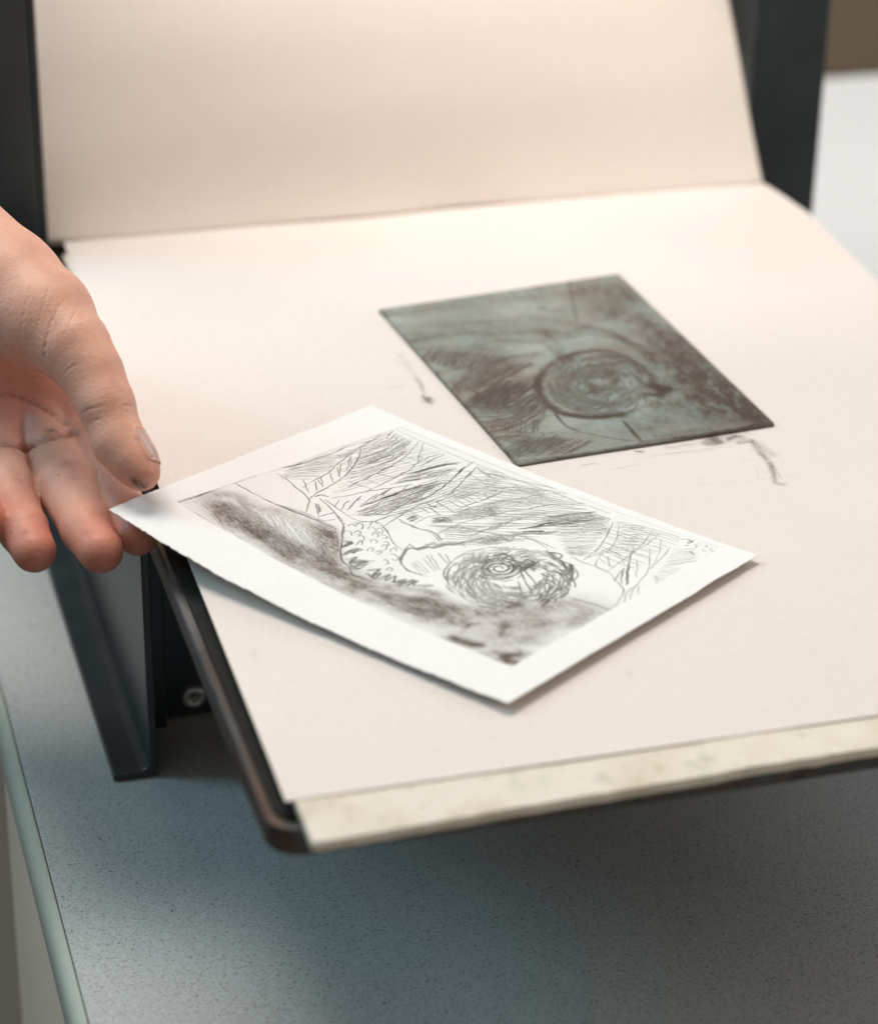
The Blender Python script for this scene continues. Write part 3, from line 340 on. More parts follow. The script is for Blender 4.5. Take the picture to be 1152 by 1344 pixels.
class Canvas:
    """ink (lines) and tone (wiped plate tone) painted into two float grids; x, y are 1D coordinates in mm"""
    def __init__(self, x, y, seed=1):
        self.x, self.y = x, y
        self.line = np.zeros((len(x), len(y)), np.float32)
        self.tone = np.zeros((len(x), len(y)), np.float32)
        self.r = np.random.default_rng(seed)

    def _box(self, a, b, pad):
        i0 = np.searchsorted(self.x, min(a[0], b[0]) - pad); i1 = np.searchsorted(self.x, max(a[0], b[0]) + pad)
        j0 = np.searchsorted(self.y, min(a[1], b[1]) - pad); j1 = np.searchsorted(self.y, max(a[1], b[1]) + pad)
        return i0, i1, j0, j1

    @staticmethod
    def _dist(X, Y, a, b):
        ab = b - a
        t = np.clip(((X - a[0]) * ab[0] + (Y - a[1]) * ab[1]) / max(ab @ ab, 1e-9), 0, 1)
        return np.hypot(X - a[0] - t * ab[0], Y - a[1] - t * ab[1])

    def stroke(self, P, w, d, wob=.12, taper=True):
        Q = spline(P, 1.3)
        n = len(Q)
        if n > 2:
            k = self.r.normal(size=(n, 2)) * wob
            k = (k + np.roll(k, 1, 0)) / 1.4
            Q = Q + k
        dens = np.clip(.78 + .30 * np.interp(np.arange(n), np.arange(0, n + 3, 3), self.r.normal(size=len(np.arange(0, n + 3, 3)))), .25, 1.15)
        for i in range(n - 1):
            tp = 1.0
            if taper:
                e = min(i + .5, n - 1.5 - i + .5) / max(n * .18, 1)
                tp = min(1, .45 + .55 * e)
            ww = max(w * 1.2 * (.7 + .3 * tp), .23)
            i0, i1, j0, j1 = self._box(Q[i], Q[i + 1], ww * 1.5 + .3)
            if i0 >= i1 or j0 >= j1: continue
            D = self._dist(self.x[i0:i1, None], self.y[None, j0:j1], Q[i], Q[i + 1])
            v = d * dens[i] * tp * np.clip(1.0 - (D - ww * .40) / (ww * .35 + .06), 0, 1)
            S = self.line[i0:i1, j0:j1]
            np.maximum(S, v, out=S)

    def smear(self, P, w, d):
        w = w * SMEAR
        Q = spline(P, max(w * .35, .8))
        pad = w * .95
        mn, mx = Q.min(0), Q.max(0)
        i0, i1, j0, j1 = self._box(mn, mx, pad)
        if i0 >= i1 or j0 >= j1: return
        X, Y = self.x[i0:i1, None], self.y[None, j0:j1]
        D = np.full((i1 - i0, j1 - j0), 1e9)
        for a, b in zip(Q[:-1], Q[1:]):
            D = np.minimum(D, self._dist(X, Y, a, b))
        v = d * np.exp(-(D / (w * .52)) ** 2 * 1.1)
        S = self.tone[i0:i1, j0:j1]
        S[:] = 1 - (1 - S) * (1 - v) if d > 0 else S * (1 + v)

    def draw(self, art, cv):
        r = self.r
        for e in art:
            k = e[0]
            if k == 's':
                self.stroke([cv(p) for p in e[3]], e[1], e[2])
            elif k == 'b':
                P = np.array([cv(p) for p in e[3]])
                for q in range(3):
                    self.stroke(P + r.normal(size=P.shape) * (.5 if q else .1), e[1], e[2] * (.75 if q else 1))
            elif k == 'h':
                A = spline([cv(p) for p in e[4]], 2.0); B = spline([cv(p) for p in e[5]], 2.0)
                m = 8
                A = np.stack([np.interp(np.linspace(0, 1, m), np.linspace(0, 1, len(A)), A[:, q]) for q in (0, 1)], -1)
                B = np.stack([np.interp(np.linspace(0, 1, m), np.linspace(0, 1, len(B)), B[:, q]) for q in (0, 1)], -1)
                cnt = int(e[3] * DENS + .5)
                for q in range(cnt):
                    t = np.clip((q + r.normal() * .22) / max(cnt - 1, 1), -.03, 1.03)
                    C = A * (1 - t) + B * t
                    lo, hi = r.random() * .13, 1 - r.random() * .13
                    s = np.linspace(lo, hi, m)
                    C = np.stack([np.interp(s, np.linspace(0, 1, m), C[:, z]) for z in (0, 1)], -1)
                    self.stroke(C, e[1] * r.uniform(.75, 1.25), e[2] * r.uniform(.65, 1.15), .14)
            elif k == 't':
                self.smear([cv(p) for p in e[3]], e[1], e[2])
            elif k == 'e':
                f = e[1]; c0 = cv(f[0:2]); o = cv((0, 0)); a = cv(f[2:4]) - o; b = cv(f[4:6]) - o
                pol = lambda rad, th: c0 + a * rad * math.cos(th) + b * rad * math.sin(th)
                self.form(e[2], pol)

    def form(self, kind, pol):
        r = self.r
        if kind == 'spiral':
            for q in range(4):
                turns = (2.1, 3.0, 3.6, 3.8)[q]
                th = np.linspace(2 * math.pi * (0, .3, 1.1, 1.6)[q], 2 * math.pi * turns, 44)
                rad = .45 + th / (2 * math.pi) * 1.22 + np.interp(th, np.linspace(0, 26, 20), r.normal(size=20)) * .20
                self.stroke([pol(u, -v + q * .9) for u, v in zip(rad, th)], .26, .8 - .1 * q, .10, False)
            for q in range(54):
                th = r.uniform(0, 6.28); rad = r.uniform(2.2, 5.6); ln = r.uniform(.25, .6)
                self.stroke([pol(rad + u * .25, th + ln * u) for u in (0, .33, .66, 1)], .3, r.uniform(.35, .7), .06)
            for q in range(38):
                th = r.uniform(-2.9, -.2); r0 = r.uniform(3.0, 4.0)
                self.stroke([pol(r0 + u, th + .12 * u) for u in (0, .6, 1.2)], .28, r.uniform(.4, .75), .06)
        elif kind == 'swirl':
            for q in range(170):
                th = r.uniform(0, 6.28); rad = r.uniform(1.2, 6.6); ln = r.uniform(.25, .9)
                self.stroke([pol(rad + u * r.uniform(-.7, .7), th + ln * u) for u in (0, .33, .66, 1)], r.uniform(.5, 1.0), r.uniform(.15, .5), .2)
            for q in range(60):
                th = r.uniform(0, 6.28); r0 = r.uniform(2.5, 6.2)
                self.stroke([pol(r0 + u * .8, th + .2 * u) for u in (0, 1)], .5, r.uniform(.25, .5), .1)
        elif kind == 'shell':
            for q in range(250):                       # loose strokes running round the form
                th = r.uniform(0, 6.28); rad = r.uniform(.42, 1.0) ** .8; ln = r.uniform(.15, .5)
                lit = .55 if math.sin(th) < -.25 else 1.0
                self.stroke([pol(rad + u * r.uniform(-.05, .05), th + ln * u) for u in (0, .5, 1)], .24, r.uniform(.25, .6) * lit, .12)
            for q in range(190):                       # slanting cross hatching on the lower left
                th = r.uniform(.9, 3.9); rad = r.uniform(.35, .95); g = r.uniform(.25, .6)
                c = pol(rad, th); dv = pol(rad * .82, th + g) - c
                self.stroke([c, c + dv * .5 + r.normal(size=2) * .15, c + dv], .24, r.uniform(.25, .55), .1)
            for q in range(80):
                th = r.uniform(-.7, .9); rad = r.uniform(.5, 1.0); ln = r.uniform(.1, .35)
                self.stroke([pol(rad + .1 * u, th + ln * u) for u in (0, .5, 1)], .27, r.uniform(.4, .8), .14)
            for q in range(40):                        # short ribs over the top
                th = r.uniform(-2.7, -.6); rad = r.uniform(.55, .8)
                self.stroke([pol(rad + u * .13, th + u * .16) for u in (0, .5, 1)], .24, r.uniform(.3, .6), .08)

    def sample(self, U, V, grid):
        """bilinear sample of a grid at mm coordinates"""
        fx = np.interp(U.ravel(), self.x, np.arange(len(self.x))); fy = np.interp(V.ravel(), self.y, np.arange(len(self.y)))
        i = np.minimum(fx.astype(int), len(self.x) - 2); j = np.minimum(fy.astype(int), len(self.y) - 2)
        a = fx - i; b = fy - j
        return (grid[i, j] * (1 - a) * (1 - b) + grid[i + 1, j] * a * (1 - b) + grid[i, j + 1] * (1 - a) * b
                + grid[i + 1, j + 1] * a * b)


# ------------------------------------------------------------------ camera (70 mm class lens, tilted 27 degrees down)
CAM_H = .385
RW = Matrix(((0.9604269513, 0.1133837373, -0.2544095110),
             (-0.2780895637, 0.4418077264, -0.8529197662),
             (0.0156928569, 0.8899157606, 0.4558548817)))
cam_d = bpy.data.cameras.new('camera')
cam = bpy.data.objects.new('camera', cam_d); link(cam)
cam.matrix_world = Matrix.Translation((0, 0, CAM_H)) @ RW.to_4x4()
cam_d.sensor_fit = 'HORIZONTAL'; cam_d.sensor_width = 24.0
cam_d.lens = 24.0 * 3318.568 / 1152.0
cam_d.clip_start = .05; cam_d.clip_end = 60
cam_d.dof.use_dof = True
cam_d.dof.focus_distance = .845
cam_d.dof.aperture_fstop = 5.4
scene.camera = cam

# ------------------------------------------------------------------ the setting
TZ = -.115
bm = bmesh.new(); box(bm, -3, 3, -2, 3.5, -.92, -.90)
tag(from_bm('floor', bm, M_floor), 'dark grey floor far below the left edge of the worktop', kind='structure')
bm = bmesh.new(); box(bm, -3, 3, 1.480, 1.52, -.90, 1.6)
tag(from_bm('wall', bm, M_wall), 'plain brown wall out of focus in the upper right', kind='structure')

wt = empty('worktop', (.5, .65, TZ))
tag(wt, 'blue-grey speckled laminate worktop standing under the press', 'worktop')
bm = bmesh.new(); box(bm, .0772, 1.05, .15, 1.118, TZ - .028, TZ)
from_bm('tabletop', bm, M_top, wt, bevel=.001)
bm = bmesh.new()
extrude_poly(bm, [(.0732, -.0170), (.0722, -.0150), (.0722, -.0060), (.0728, -.0028), (.0742, -.0008), (.0760, 0.0002), (.0770, 0.0002), (.0770, -.0170)],
             lambda x, z: (x, .15, TZ + z), lambda x, z: (x, 1.118, TZ + z))
from_bm('edge_band', bm, M_band, wt, bevel=.0004)
bm = bmesh.new(); box(bm, .0735, .0765, .16, .812, -.88, TZ - .0175)
from_bm('side_panel', bm, M_panel, wt, bevel=.001)

t2 = empty('side_table', (.6, 1.3, TZ))
tag(t2, 'plain white table surface out of focus behind the press on the right', 'table')
bm = bmesh.new(); box(bm, -.3, 1.5, 1.120, 1.478, TZ - .026, TZ - .001)
from_bm('tabletop', bm, M_white, t2, bevel=.002)
bm = bmesh.new(); box(bm, -.28, 1.48, 1.14, 1.46, -.90, TZ - .0265)
from_bm('cabinet', bm, M_white, t2, bevel=.002)

# ------------------------------------------------------------------ the press
press = empty('etching_press', (.285, .86, TZ))
tag(press, 'dark steel etching press with a flat bed between two uprights', 'etching press')


def side_frame(sgn, xw, yp, da, db):
    """xw: x of the outer face of the web; sgn -1 left, +1 right"""
    bm = bmesh.new()
    t = .003
    X = lambda d: xw + sgn * d            # d > 0 points outwards from the bed
    prof = [(-t, 0), (-t, .0985), (0, .0985)]
    for k in range(7):                       # fillet between web and foot flange
        a = math.pi / 2 * k / 6
        prof.append((.004 - .004 * math.cos(a), .0065 - .004 * math.sin(a) + .0005))
    prof += [(.0128, .003), (.0132, .0), ]
    extrude_poly(bm, prof, lambda d, z: (X(d), .7605, TZ + z), lambda d, z: (X(d), 1.11, TZ + z))
    # upright: channel section
    ch = [(da, yp), (db, yp), (db, yp + .08), (db - .003, yp + .08), (db - .003, yp + .003), (da + .003, yp + .003), (da + .003, yp + .08), (da, yp + .08)]
    extrude_poly(bm, ch, lambda d, y: (X(d), y, TZ + .0032), lambda d, y: (X(d), y, .46))
    if sgn < 0:                              # inner liner of the upright beside the blanket
        box(bm, X(-.0001), X(-.0032), yp + .0012, yp + .079, .002, .459)
    f = from_bm('side_frame', bm, M_steel, press, bevel=.0008, seg=3)
    bm = bmesh.new()
    bmesh.ops.create_cone(bm, cap_ends=True, segments=20, radius1=.0024, radius2=.0018, depth=.0012,
                          matrix=Matrix.Translation((X(.0085), .7735, TZ + .0041)))
    from_bm('screw', bm, M_steel, f, bevel=.0003).matrix_parent_inverse = Matrix.Translation(-Vector(press.location))
    return f


side_frame(-1, .1205, .985, .0002, .0232)
side_frame(1, .4490, 1.03, .0032, .0395)
bm = bmesh.new()
box(bm, .1240, .4455, .794, .797, -.1125, -.016)
from_bm('cross_plate', bm, M_steel, press, bevel=.0006)
bm = bmesh.new(); box(bm, .1240, .1325, .7895, .7935, -.1135, -.016)
from_bm('corner_angle', bm, M_steel, press, bevel=.0008)
# bolt through the cross plate
bm = bmesh.new()
prof = [(.0, -.0004), (.0013, -.0004), (.0016, .0020), (.0030, .0027), (.0042, .0024), (.0048, .0013), (.0050, 0)]
for sx, z in ((.1430, -.1035),):
    rings = []
    for rr, hh in prof:
        rings.append([bm.verts.new((sx + rr * math.cos(q * math.pi / 14), .7938 - hh, z + rr * math.sin(q * math.pi / 14))) for q in range(28)]
                     if rr else [bm.verts.new((sx, .7938 - hh, z))])
    for a, b in zip(rings[:-1], rings[1:]):
        for q in range(28):
            if len(a) == 1: bm.faces.new((a[0], b[q], b[(q + 1) % 28]))
            else: bm.faces.new((a[q], b[q], b[(q + 1) % 28], a[(q + 1) % 28]))
from_bm('bolt', bm, M_bolt, press, smooth=True)

# bed plate with rounded corners
BX0, BX1, BY0, BY1 = .1208, .4480, .5585, 1.06


def rounded(x0, x1, y0, y1, r, n=8):
    P = []
    for cx, cy, a0 in ((x1 - r, y1 - r, 0), (x0 + r, y1 - r, 90), (x0 + r, y0 + r, 180), (x1 - r, y0 + r, 270)):
        for k in range(n + 1):
            a = math.radians(a0 + 90 * k / n)
            P.append((cx + r * math.cos(a), cy + r * math.sin(a)))
    return P


bm = bmesh.new()
extrude_poly(bm, rounded(BX0, BX1, BY0, BY1, .010), lambda x, y: (x, y, -.0150), lambda x, y: (x, y, -.0058))
bed = from_bm('bed', bm, M_bed, press, bevel=.0012, seg=3)
bm = bmesh.new()
extrude_poly(bm, rounded(BX0 + .0028, BX1 - .0028, BY0 + .0035, BY1 - .003, .008), lambda x, y: (x, y, -.0057), lambda x, y: (x, y, -.0044))
o = from_bm('bed_liner', bm, M_board, press, bevel=.0003)

# ------------------------------------------------------------------ felt under the paper, sticking out at the front
nx, ny = 240, 60
S, T = np.meshgrid(np.linspace(0, 1, nx), np.linspace(0, 1, ny) ** 1.6, indexing='ij')
wob = value_noise((nx, 1), (26, 1), 3)[:, :1] * .0009 + value_noise((nx, 1), (4, 1), 5)[:, :1] * .0005
fx = .1290 + S * (.4440 - .1290)
fy0 = .5445 + S * .0090 + wob
fy = fy0 + T * (.985 - fy0)
over = np.clip((.5600 - fy) / .02, 0, 1.5)
fz = -.00055 - .0007 * over ** 2 + (value_noise((nx, ny), (20, 12), 8) - .5) * .0005
felt, _ = sheet('felt_blanket', fx, fy, fz, .0029, M_felt)
tag(felt, 'yellowed felt blanket lying under the paper and showing along the front edge of the bed', 'felt blanket')
# ------------------------------------------------------------------ cream backing paper with ink smudges
xs = np.unique(np.concatenate([np.linspace(.126, .450, 120), np.arange(.232, .372, .00035)]))
ys = np.unique(np.concatenate([np.linspace(.5645, .9965, 120), np.arange(.690, .900, .00045)]))
cv = Canvas(xs * 1000, ys * 1000, 5)
cv.draw(SMUDGES, lambda p: np.array(p, float))
XX, YY = np.meshgrid(xs, ys, indexing='ij')
s = (XX - .126) / (.450 - .126)
left = np.interp(YY, [.5645, .80, .9965], [.1262, .1282, .1312])
right = np.interp(YY, [.5645, .80, .874, .92, .955, .98, .9965], [.4465, .4465, .4466, .4492, .4515, .4495, .4462])
a0 = .232; a1 = .372                       # the smudged middle keeps its true place, the borders follow the cut edges
PX = np.where(XX < a0, left + (XX - .126) / (a0 - .126) * (a0 - left), np.where(XX > a1, a1 + (XX - a1) / (.450 - a1) * (right - a1), XX))
und = value_noise((240, 240), (50, 60), 4)
ui = np.clip((xs - .126) / .324 * 238, 0, 238); uj = np.clip((ys - .5645) / .432 * 238, 0, 238)
i0, j0 = ui.astype(int), uj.astype(int); fa, fb_ = (ui - i0)[:, None], (uj - j0)[None]
und = (und[np.ix_(i0, j0)] * (1 - fa) * (1 - fb_) + und[np.ix_(i0 + 1, j0)] * fa * (1 - fb_)
       + und[np.ix_(i0, j0 + 1)] * (1 - fa) * fb_ + und[np.ix_(i0 + 1, j0 + 1)] * fa * fb_)
PZ_ = (und - .5) * .0007 * np.clip((YY - .5645) / .02, 0, 1)
PZ_ += .0006 * np.exp(-((YY - .9965) / .012) ** 2)
grain = value_noise(XX.shape, (2, 2), 21); patch = value_noise(XX.shape, (9, 7), 22)
tone = np.clip(cv.tone * (.55 + .85 * grain + .9 * (patch - .35)), 0, .85)
line = np.clip(cv.line * (.5 + .7 * grain), 0, .9)
backing, ring = sheet('backing_paper', PX, YY, PZ_, .0004, M_backing)
ink = np.zeros((len(backing.data.vertices), 3), np.float32)
ink[:XX.size, 0] = (line * .55).ravel(); ink[:XX.size, 1] = np.maximum(tone, line * .5).ravel()
attr(backing, 'ink', ink)
tag(backing, 'large cream backing paper with ink smudges lying flat on the press bed', 'paper')

# ------------------------------------------------------------------ blanket thrown back at the far end of the bed
ns, nt_ = 120, 90
S, T = np.meshgrid(np.linspace(0, 1, ns), np.linspace(0, 1, nt_), indexing='ij')
hz = T * .235
lp = np.interp(hz, [0, .008, .04, .076, .10, .14, .18, .235], [.9960, .9992, 1.0045, 1.0135, 1.0220, 1.043, 1.070, 1.118])
rp = np.interp(hz, [0, .011, .0255, .043, .070, .10, .15, .235], [.9962, 1.0030, 1.0120, 1.0215, 1.0385, 1.060, 1.098, 1.185])
for _ in range(14):
    for q in (lp, rp):
        q[:, 1:-1] = (q[:, :-2] + 2 * q[:, 1:-1] + q[:, 2:]) / 4
bx0 = .1242 + np.interp(hz, [0, .04, .1, .235], [0, .0002, .0012, .004])
bx1 = .4460 - np.interp(hz, [0, .01, .0255, .043, .07, .10, .235], [0, .0004, .0012, .0020, .0030, .0040, .008])
bx = bx0 + S * (bx1 - bx0)
e = S
by = lp * (1 - e) + rp * e + (value_noise((ns, 1), (17, 1), 77) - .5) * .0035 * np.exp(-hz / .012) + (value_noise((ns, nt_), (26, 30), 12) - .5) * .0022 * np.clip(T * 5, 0, 1)
fold, _ = sheet('press_blanket', bx, by, hz + .0006, .0, M_blanket)
md = fold.modifiers.new('Solidify', 'SOLIDIFY'); md.thickness = .0012; md.offset = -1
md = fold.modifiers.new('Subsurf', 'SUBSURF'); md.levels = 1; md.render_levels = 1
attr(fold, 'ink', np.zeros((len(fold.data.vertices), 3), np.float32))
tag(fold, 'cream press blanket thrown back and standing up behind the backing paper', 'press blanket')

# ------------------------------------------------------------------ inked plate
pc = {k: np.array(v) for k, v in PLATE_CORNERS.items()}
gu, gv = 640, 460
U, V = np.meshgrid(np.linspace(0, 1, gu), np.linspace(0, 1, gv), indexing='ij')
PLM, PSM = 148., 103.
cp = Canvas(np.linspace(0, PLM, gu), np.linspace(0, PSM, gv), 9)
SMEAR = 1.2
DENS = 1.0
cp.draw(PLATE_ART, lambda p: np.array((p[0] * PLM / 1000, p[1] * PSM / 1000)))
bl = lambda a, b, c, d: ((1 - U) * (1 - V))[..., None] * a + (U * (1 - V))[..., None] * b + (U * V)[..., None] * c + ((1 - U) * V)[..., None] * d
PP = bl(pc['TL'], pc['BL'], pc['BR'], pc['TR']) / 1000
edge = np.minimum(np.minimum(U, 1 - U) * PLM, np.minimum(V, 1 - V) * PSM)
pz = .00165 - np.clip(1 - edge / .7, 0, 1) ** 2 * .0006
plate, ring = sheet('etching_plate', PP[..., 0], PP[..., 1], pz, .0013, M_plate)
g1 = value_noise(U.shape, (3, 3), 31); g2 = value_noise(U.shape, (26, 14), 32); g3 = value_noise(U.shape, (9, 5), 33)
tone = np.clip(cp.tone * (.45 + .5 * g2 + .45 * g3 + .2 * (g1 - .5)) + .20 * (g3 - .35) + .05 * g2, 0, .95)
line = np.clip(cp.line ** .6 * (.75 + .35 * g2 + .3 * g1), 0, .97)
ink = np.zeros((len(plate.data.vertices), 3), np.float32)
ink[:U.size, 0] = (line * .9).ravel(); ink[:U.size, 1] = np.maximum(tone, line * .6).ravel()
ink[U.size:, 0] = .7
attr(plate, 'ink', ink)
tag(plate, 'grey-green metal etching plate with brown ink in its drawing lying on the backing paper', 'etching plate')

SMEAR = 1.6
DENS = 1.3
# ------------------------------------------------------------------ the print
x0, y0, th, PA, PB, zL, zT, pw, zR, z0, zB = PRINT_POSE


def print_surface(ns, nt):
    """paper lifted at the held corner, resting towards the middle and curling a little at the far end (mm)"""
    s = np.linspace(0, 1, ns)[:, None]; t = np.linspace(0, 1, nt)[None]
    z = (1 - s) ** pw * (zL * (1 - t) + zT * t) + z0 + (zR * t + zB * (1 - t)) * s ** 3
    dh = np.sqrt(np.maximum((PA / (ns - 1)) ** 2 - np.diff(z, axis=0) ** 2, .0001))
    a = PA - np.concatenate([np.cumsum(dh[::-1], 0)[::-1], 0 * dh[:1]], 0)
    b = PB * t + 0 * a
    c_, s_ = math.cos(th), math.sin(th)
    off = sum(np.array(PRINT_OFF[(p, q)])[None, None] * ((s if p else 1 - s) * (t if q else 1 - t))[..., None] for p in (0, 1) for q in (0, 1))
    return x0 + a * c_ - b * s_ + off[..., 0], y0 + a * s_ + b * c_ + off[..., 1], z


ns, nt_ = 1040, 800
Sg, Tg = np.meshgrid(np.linspace(0, 1, ns), np.linspace(0, 1, nt_), indexing='ij')
X, Y, Z = print_surface(ns, nt_)
# torn, slightly fuzzy edges
fz = lambda n, c, sd: (value_noise((n, 1), (c, 1), sd)[:, 0] - .5)
eL = fz(ns, 12, 41) * .35 + fz(ns, 3.3, 42) ** 3 * 3.0
eT = fz(ns, 8, 43) * .25
e0 = fz(nt_, 8, 44) * .25; e1 = fz(nt_, 8, 45) * .2
near = lambda q: np.clip(1 - q * 60, 0, 1)
gx, gy = math.cos(th), math.sin(th)
dvec = -(near(Tg) * eL[:, None]) + near(1 - Tg) * eT[:, None]
avec = -(near(Sg) * e0[None]) + near(1 - Sg) * e1[None]
X = X + avec * gx - dvec * gy; Y = Y + avec * gy + dvec * gx
# image coordinates: invert the bilinear frame of the plate mark
q0, q1, q2, q3 = [np.array(q) for q in IMAGE_ST]
Ui = (Sg - q0[0]) / (q1[0] - q0[0]); Vi = (Tg - q0[1]) / (q3[1] - q0[1])
for _ in range(8):
    w0, w1, w2, w3 = (1 - Ui) * (1 - Vi), Ui * (1 - Vi), Ui * Vi, (1 - Ui) * Vi
    ex = w0 * q0[0] + w1 * q1[0] + w2 * q2[0] + w3 * q3[0] - Sg
    ey = w0 * q0[1] + w1 * q1[1] + w2 * q2[1] + w3 * q3[1] - Tg
    Ui = Ui - ex / (q1[0] - q0[0]); Vi = Vi - ey / (q3[1] - q0[1])
IL, IS = 143., 106.
ci = Canvas(np.linspace(-2, IL + 2, 1150), np.linspace(-2, IS + 2, 860), 3)
ci.draw(PRINT_ART, lambda p: np.array((p[0] * IL / 1000, p[1] * IS / 1000)))
CX, CY = np.meshgrid(ci.x, ci.y, indexing='ij')
inside = np.clip(np.minimum(np.minimum(CX, IL - CX), np.minimum(CY, IS - CY)) / .35 + .5, 0, 1)
g1 = .5 * value_noise(CX.shape, (1.9, 1.9), 51) + .5 * value_noise(CX.shape, (10, 2), 57); g2 = value_noise(CX.shape, (37, 23), 52); g3 = value_noise(CX.shape, (17, 4.3), 53); g4 = value_noise(CX.shape, (5, 13), 54)
tone = ci.tone * (.50 + .42 * g2 + .40 * g3 + .22 * g4) * (.45 + 1.0 * g1)
haze = (.05 + .07 * np.clip(g2 - .45, 0, 1)) * (.6 + .8 * g1) * np.clip(1.15 - CX / IL, .2, 1)
bd = np.minimum(np.minimum(CX, IL - CX), np.minimum(CY, IS - CY))
rim = np.exp(-(bd / .35) ** 2) * .38 * np.clip(value_noise(CX.shape, (26, 26), 55) * 1.6 - .3, 0, 1) * np.clip(1.2 - CX / IL * .8, 0, 1)
tone = np.clip(tone + haze + rim, 0, .95) * inside
line = np.clip(ci.line ** .5 * (.78 + .55 * g1), 0, .98) * inside
line = np.maximum(line, np.clip((ci.tone - .72) * 2.6 * (.4 + 1.1 * g1), 0, .9) * inside)
Um, Vm = Ui * IL, Vi * IS
inm = np.minimum(np.minimum(Um, IL - Um), np.minimum(Vm, IS - Vm))
Z = Z - .22 * np.clip(inm / .8 + .5, 0, 1)                         # plate mark pressed into the paper
Z = Z + (value_noise(X.shape, (80, 80), 61) - .5) * .5
prt, ring = sheet('etching_print', X / 1000, Y / 1000, np.maximum(Z, .45) / 1000, .00030, M_print)
ink = np.zeros((len(prt.data.vertices), 3), np.float32)
ok = (inm > -1.9).ravel()
ink[:X.size, 0] = np.where(ok, ci.sample(Um, Vm, line), 0); ink[:X.size, 1] = np.where(ok, ci.sample(Um, Vm, tone), 0)
attr(prt, 'ink', ink)
tag(prt, 'white sheet with a freshly printed etching lifted at its left corner', 'art print')

# ------------------------------------------------------------------ the hand
def seg_sdf(P, a, b, ra, rb):
    """distance to a tapered capsule"""
    a = np.asarray(a, np.float32); b = np.asarray(b, np.float32)
    ab = b - a
    t = np.clip(((P - a) @ ab) / max(float(ab @ ab), 1e-6), 0, 1)
    q = P - a - t[..., None] * ab
    return np.sqrt((q * q).sum(-1)) - (ra + (rb - ra) * t)


def smin(a, b, k):
    hh = np.clip(0.5 + 0.5 * (b - a) / k, 0, 1)
    return b + (a - b) * hh - k * hh * (1 - hh)


def hand_sdf(P):
    """signed distance (mm) to the bare left hand, built from its bones and pads"""
    d_palm = None
    for (a, ra), (b, rb) in HAND_PALM:
        s = seg_sdf(P, a, b, ra, rb)
        d_palm = s if d_palm is None else smin(d_palm, s, 9.0)
    d_fing = d_thumb = None
    for name, chain in HAND_CHAINS:
        dc = None
        kk = 5.0 if name == 'thumb' else 2.2
        for (a, ra), (b, rb) in zip(chain[:-1], chain[1:]):
            s = seg_sdf(P, a, b, ra, rb)
            dc = s if dc is None else smin(dc, s, kk)
        if name == 'thumb':
            d_thumb = dc
        else:
            d_fing = dc if d_fing is None else smin(d_fing, dc, 1.4)
    return smin(smin(d_palm, d_fing, 6.0), d_thumb, 3.5)


def surface_nets(fn, lo, hi, h):
    n = [int(math.ceil((hi[i] - lo[i]) / h)) + 1 for i in range(3)]
    ax = [lo[i] + h * np.arange(n[i], dtype=np.float32) for i in range(3)]
    # coarse pass first: only blocks near the surface are evaluated finely
    D = np.empty(n, np.float32)
    bs = 14
    for i0 in range(0, n[0], bs):
        for j0 in range(0, n[1], bs):
            kc = np.arange(0, n[2], bs)
            cx = lo[0] + h * (i0 + bs / 2); cy = lo[1] + h * (j0 + bs / 2)
            ctr = np.stack([np.full(len(kc), cx), np.full(len(kc), cy), lo[2] + h * (kc + bs / 2)], -1).astype(np.float32)
            dc = fn(ctr)
            for k0, dv in zip(kc, dc):
                sl = (slice(i0, min(i0 + bs, n[0])), slice(j0, min(j0 + bs, n[1])), slice(k0, min(k0 + bs, n[2])))
                if abs(dv) > bs * h * 1.0:
                    D[sl] = dv
                else:
                    G = np.stack(np.meshgrid(ax[0][sl[0]], ax[1][sl[1]], ax[2][sl[2]], indexing='ij'), -1)
                    D[sl] = fn(G)
    sg = D < 0
    c = [slice(0, -1), slice(1, None)]
    cnt = np.zeros([k - 1 for k in n], np.float32); acc = np.zeros([k - 1 for k in n] + [3], np.float32)
    corners = [(a, b, d) for a in (0, 1) for b in (0, 1) for d in (0, 1)]
    for p in corners:
        for axis in range(3):
            if p[axis]: continue
            q = list(p); q[axis] = 1
            A = D[c[p[0]], c[p[1]], c[p[2]]]; B = D[c[q[0]], c[q[1]], c[q[2]]]
            cross = (A < 0) != (B < 0)
            t = np.where(cross, A / np.where(cross, A - B, 1), 0)
            cnt += cross
            for k in range(3):
                acc[..., k] += np.where(cross, p[k] + (t if k == axis else 0), 0)
    act = cnt > 0
    idx = -np.ones(act.shape, np.int64); idx[act] = np.arange(act.sum())
    cells = np.argwhere(act)
    V = (cells + acc[act] / cnt[act][:, None]) * h + np.array(lo)
    F = []
    for axis in range(3):
        o1, o2 = [(1, 2), (2, 0), (0, 1)][axis]
        sl0 = [slice(None)] * 3; sl1 = [slice(None)] * 3
        sl0[axis] = slice(0, -1); sl1[axis] = slice(1, None)
        A = sg[tuple(sl0)]; B = sg[tuple(sl1)]
        E = np.argwhere(A != B)
        E = E[(E[:, o1] > 0) & (E[:, o2] > 0) & (E[:, o1] < n[o1] - 1) & (E[:, o2] < n[o2] - 1)]
        flip = A[tuple(E.T)]
        def at(d1, d2):
            q = E.copy(); q[:, o1] -= d1; q[:, o2] -= d2
            return idx[tuple(q.T)]
        Q = np.stack([at(1, 1), at(0, 1), at(0, 0), at(1, 0)], -1)
        Q[~flip] = Q[~flip][:, ::-1]
        F.append(Q)
    return V, np.concatenate(F)


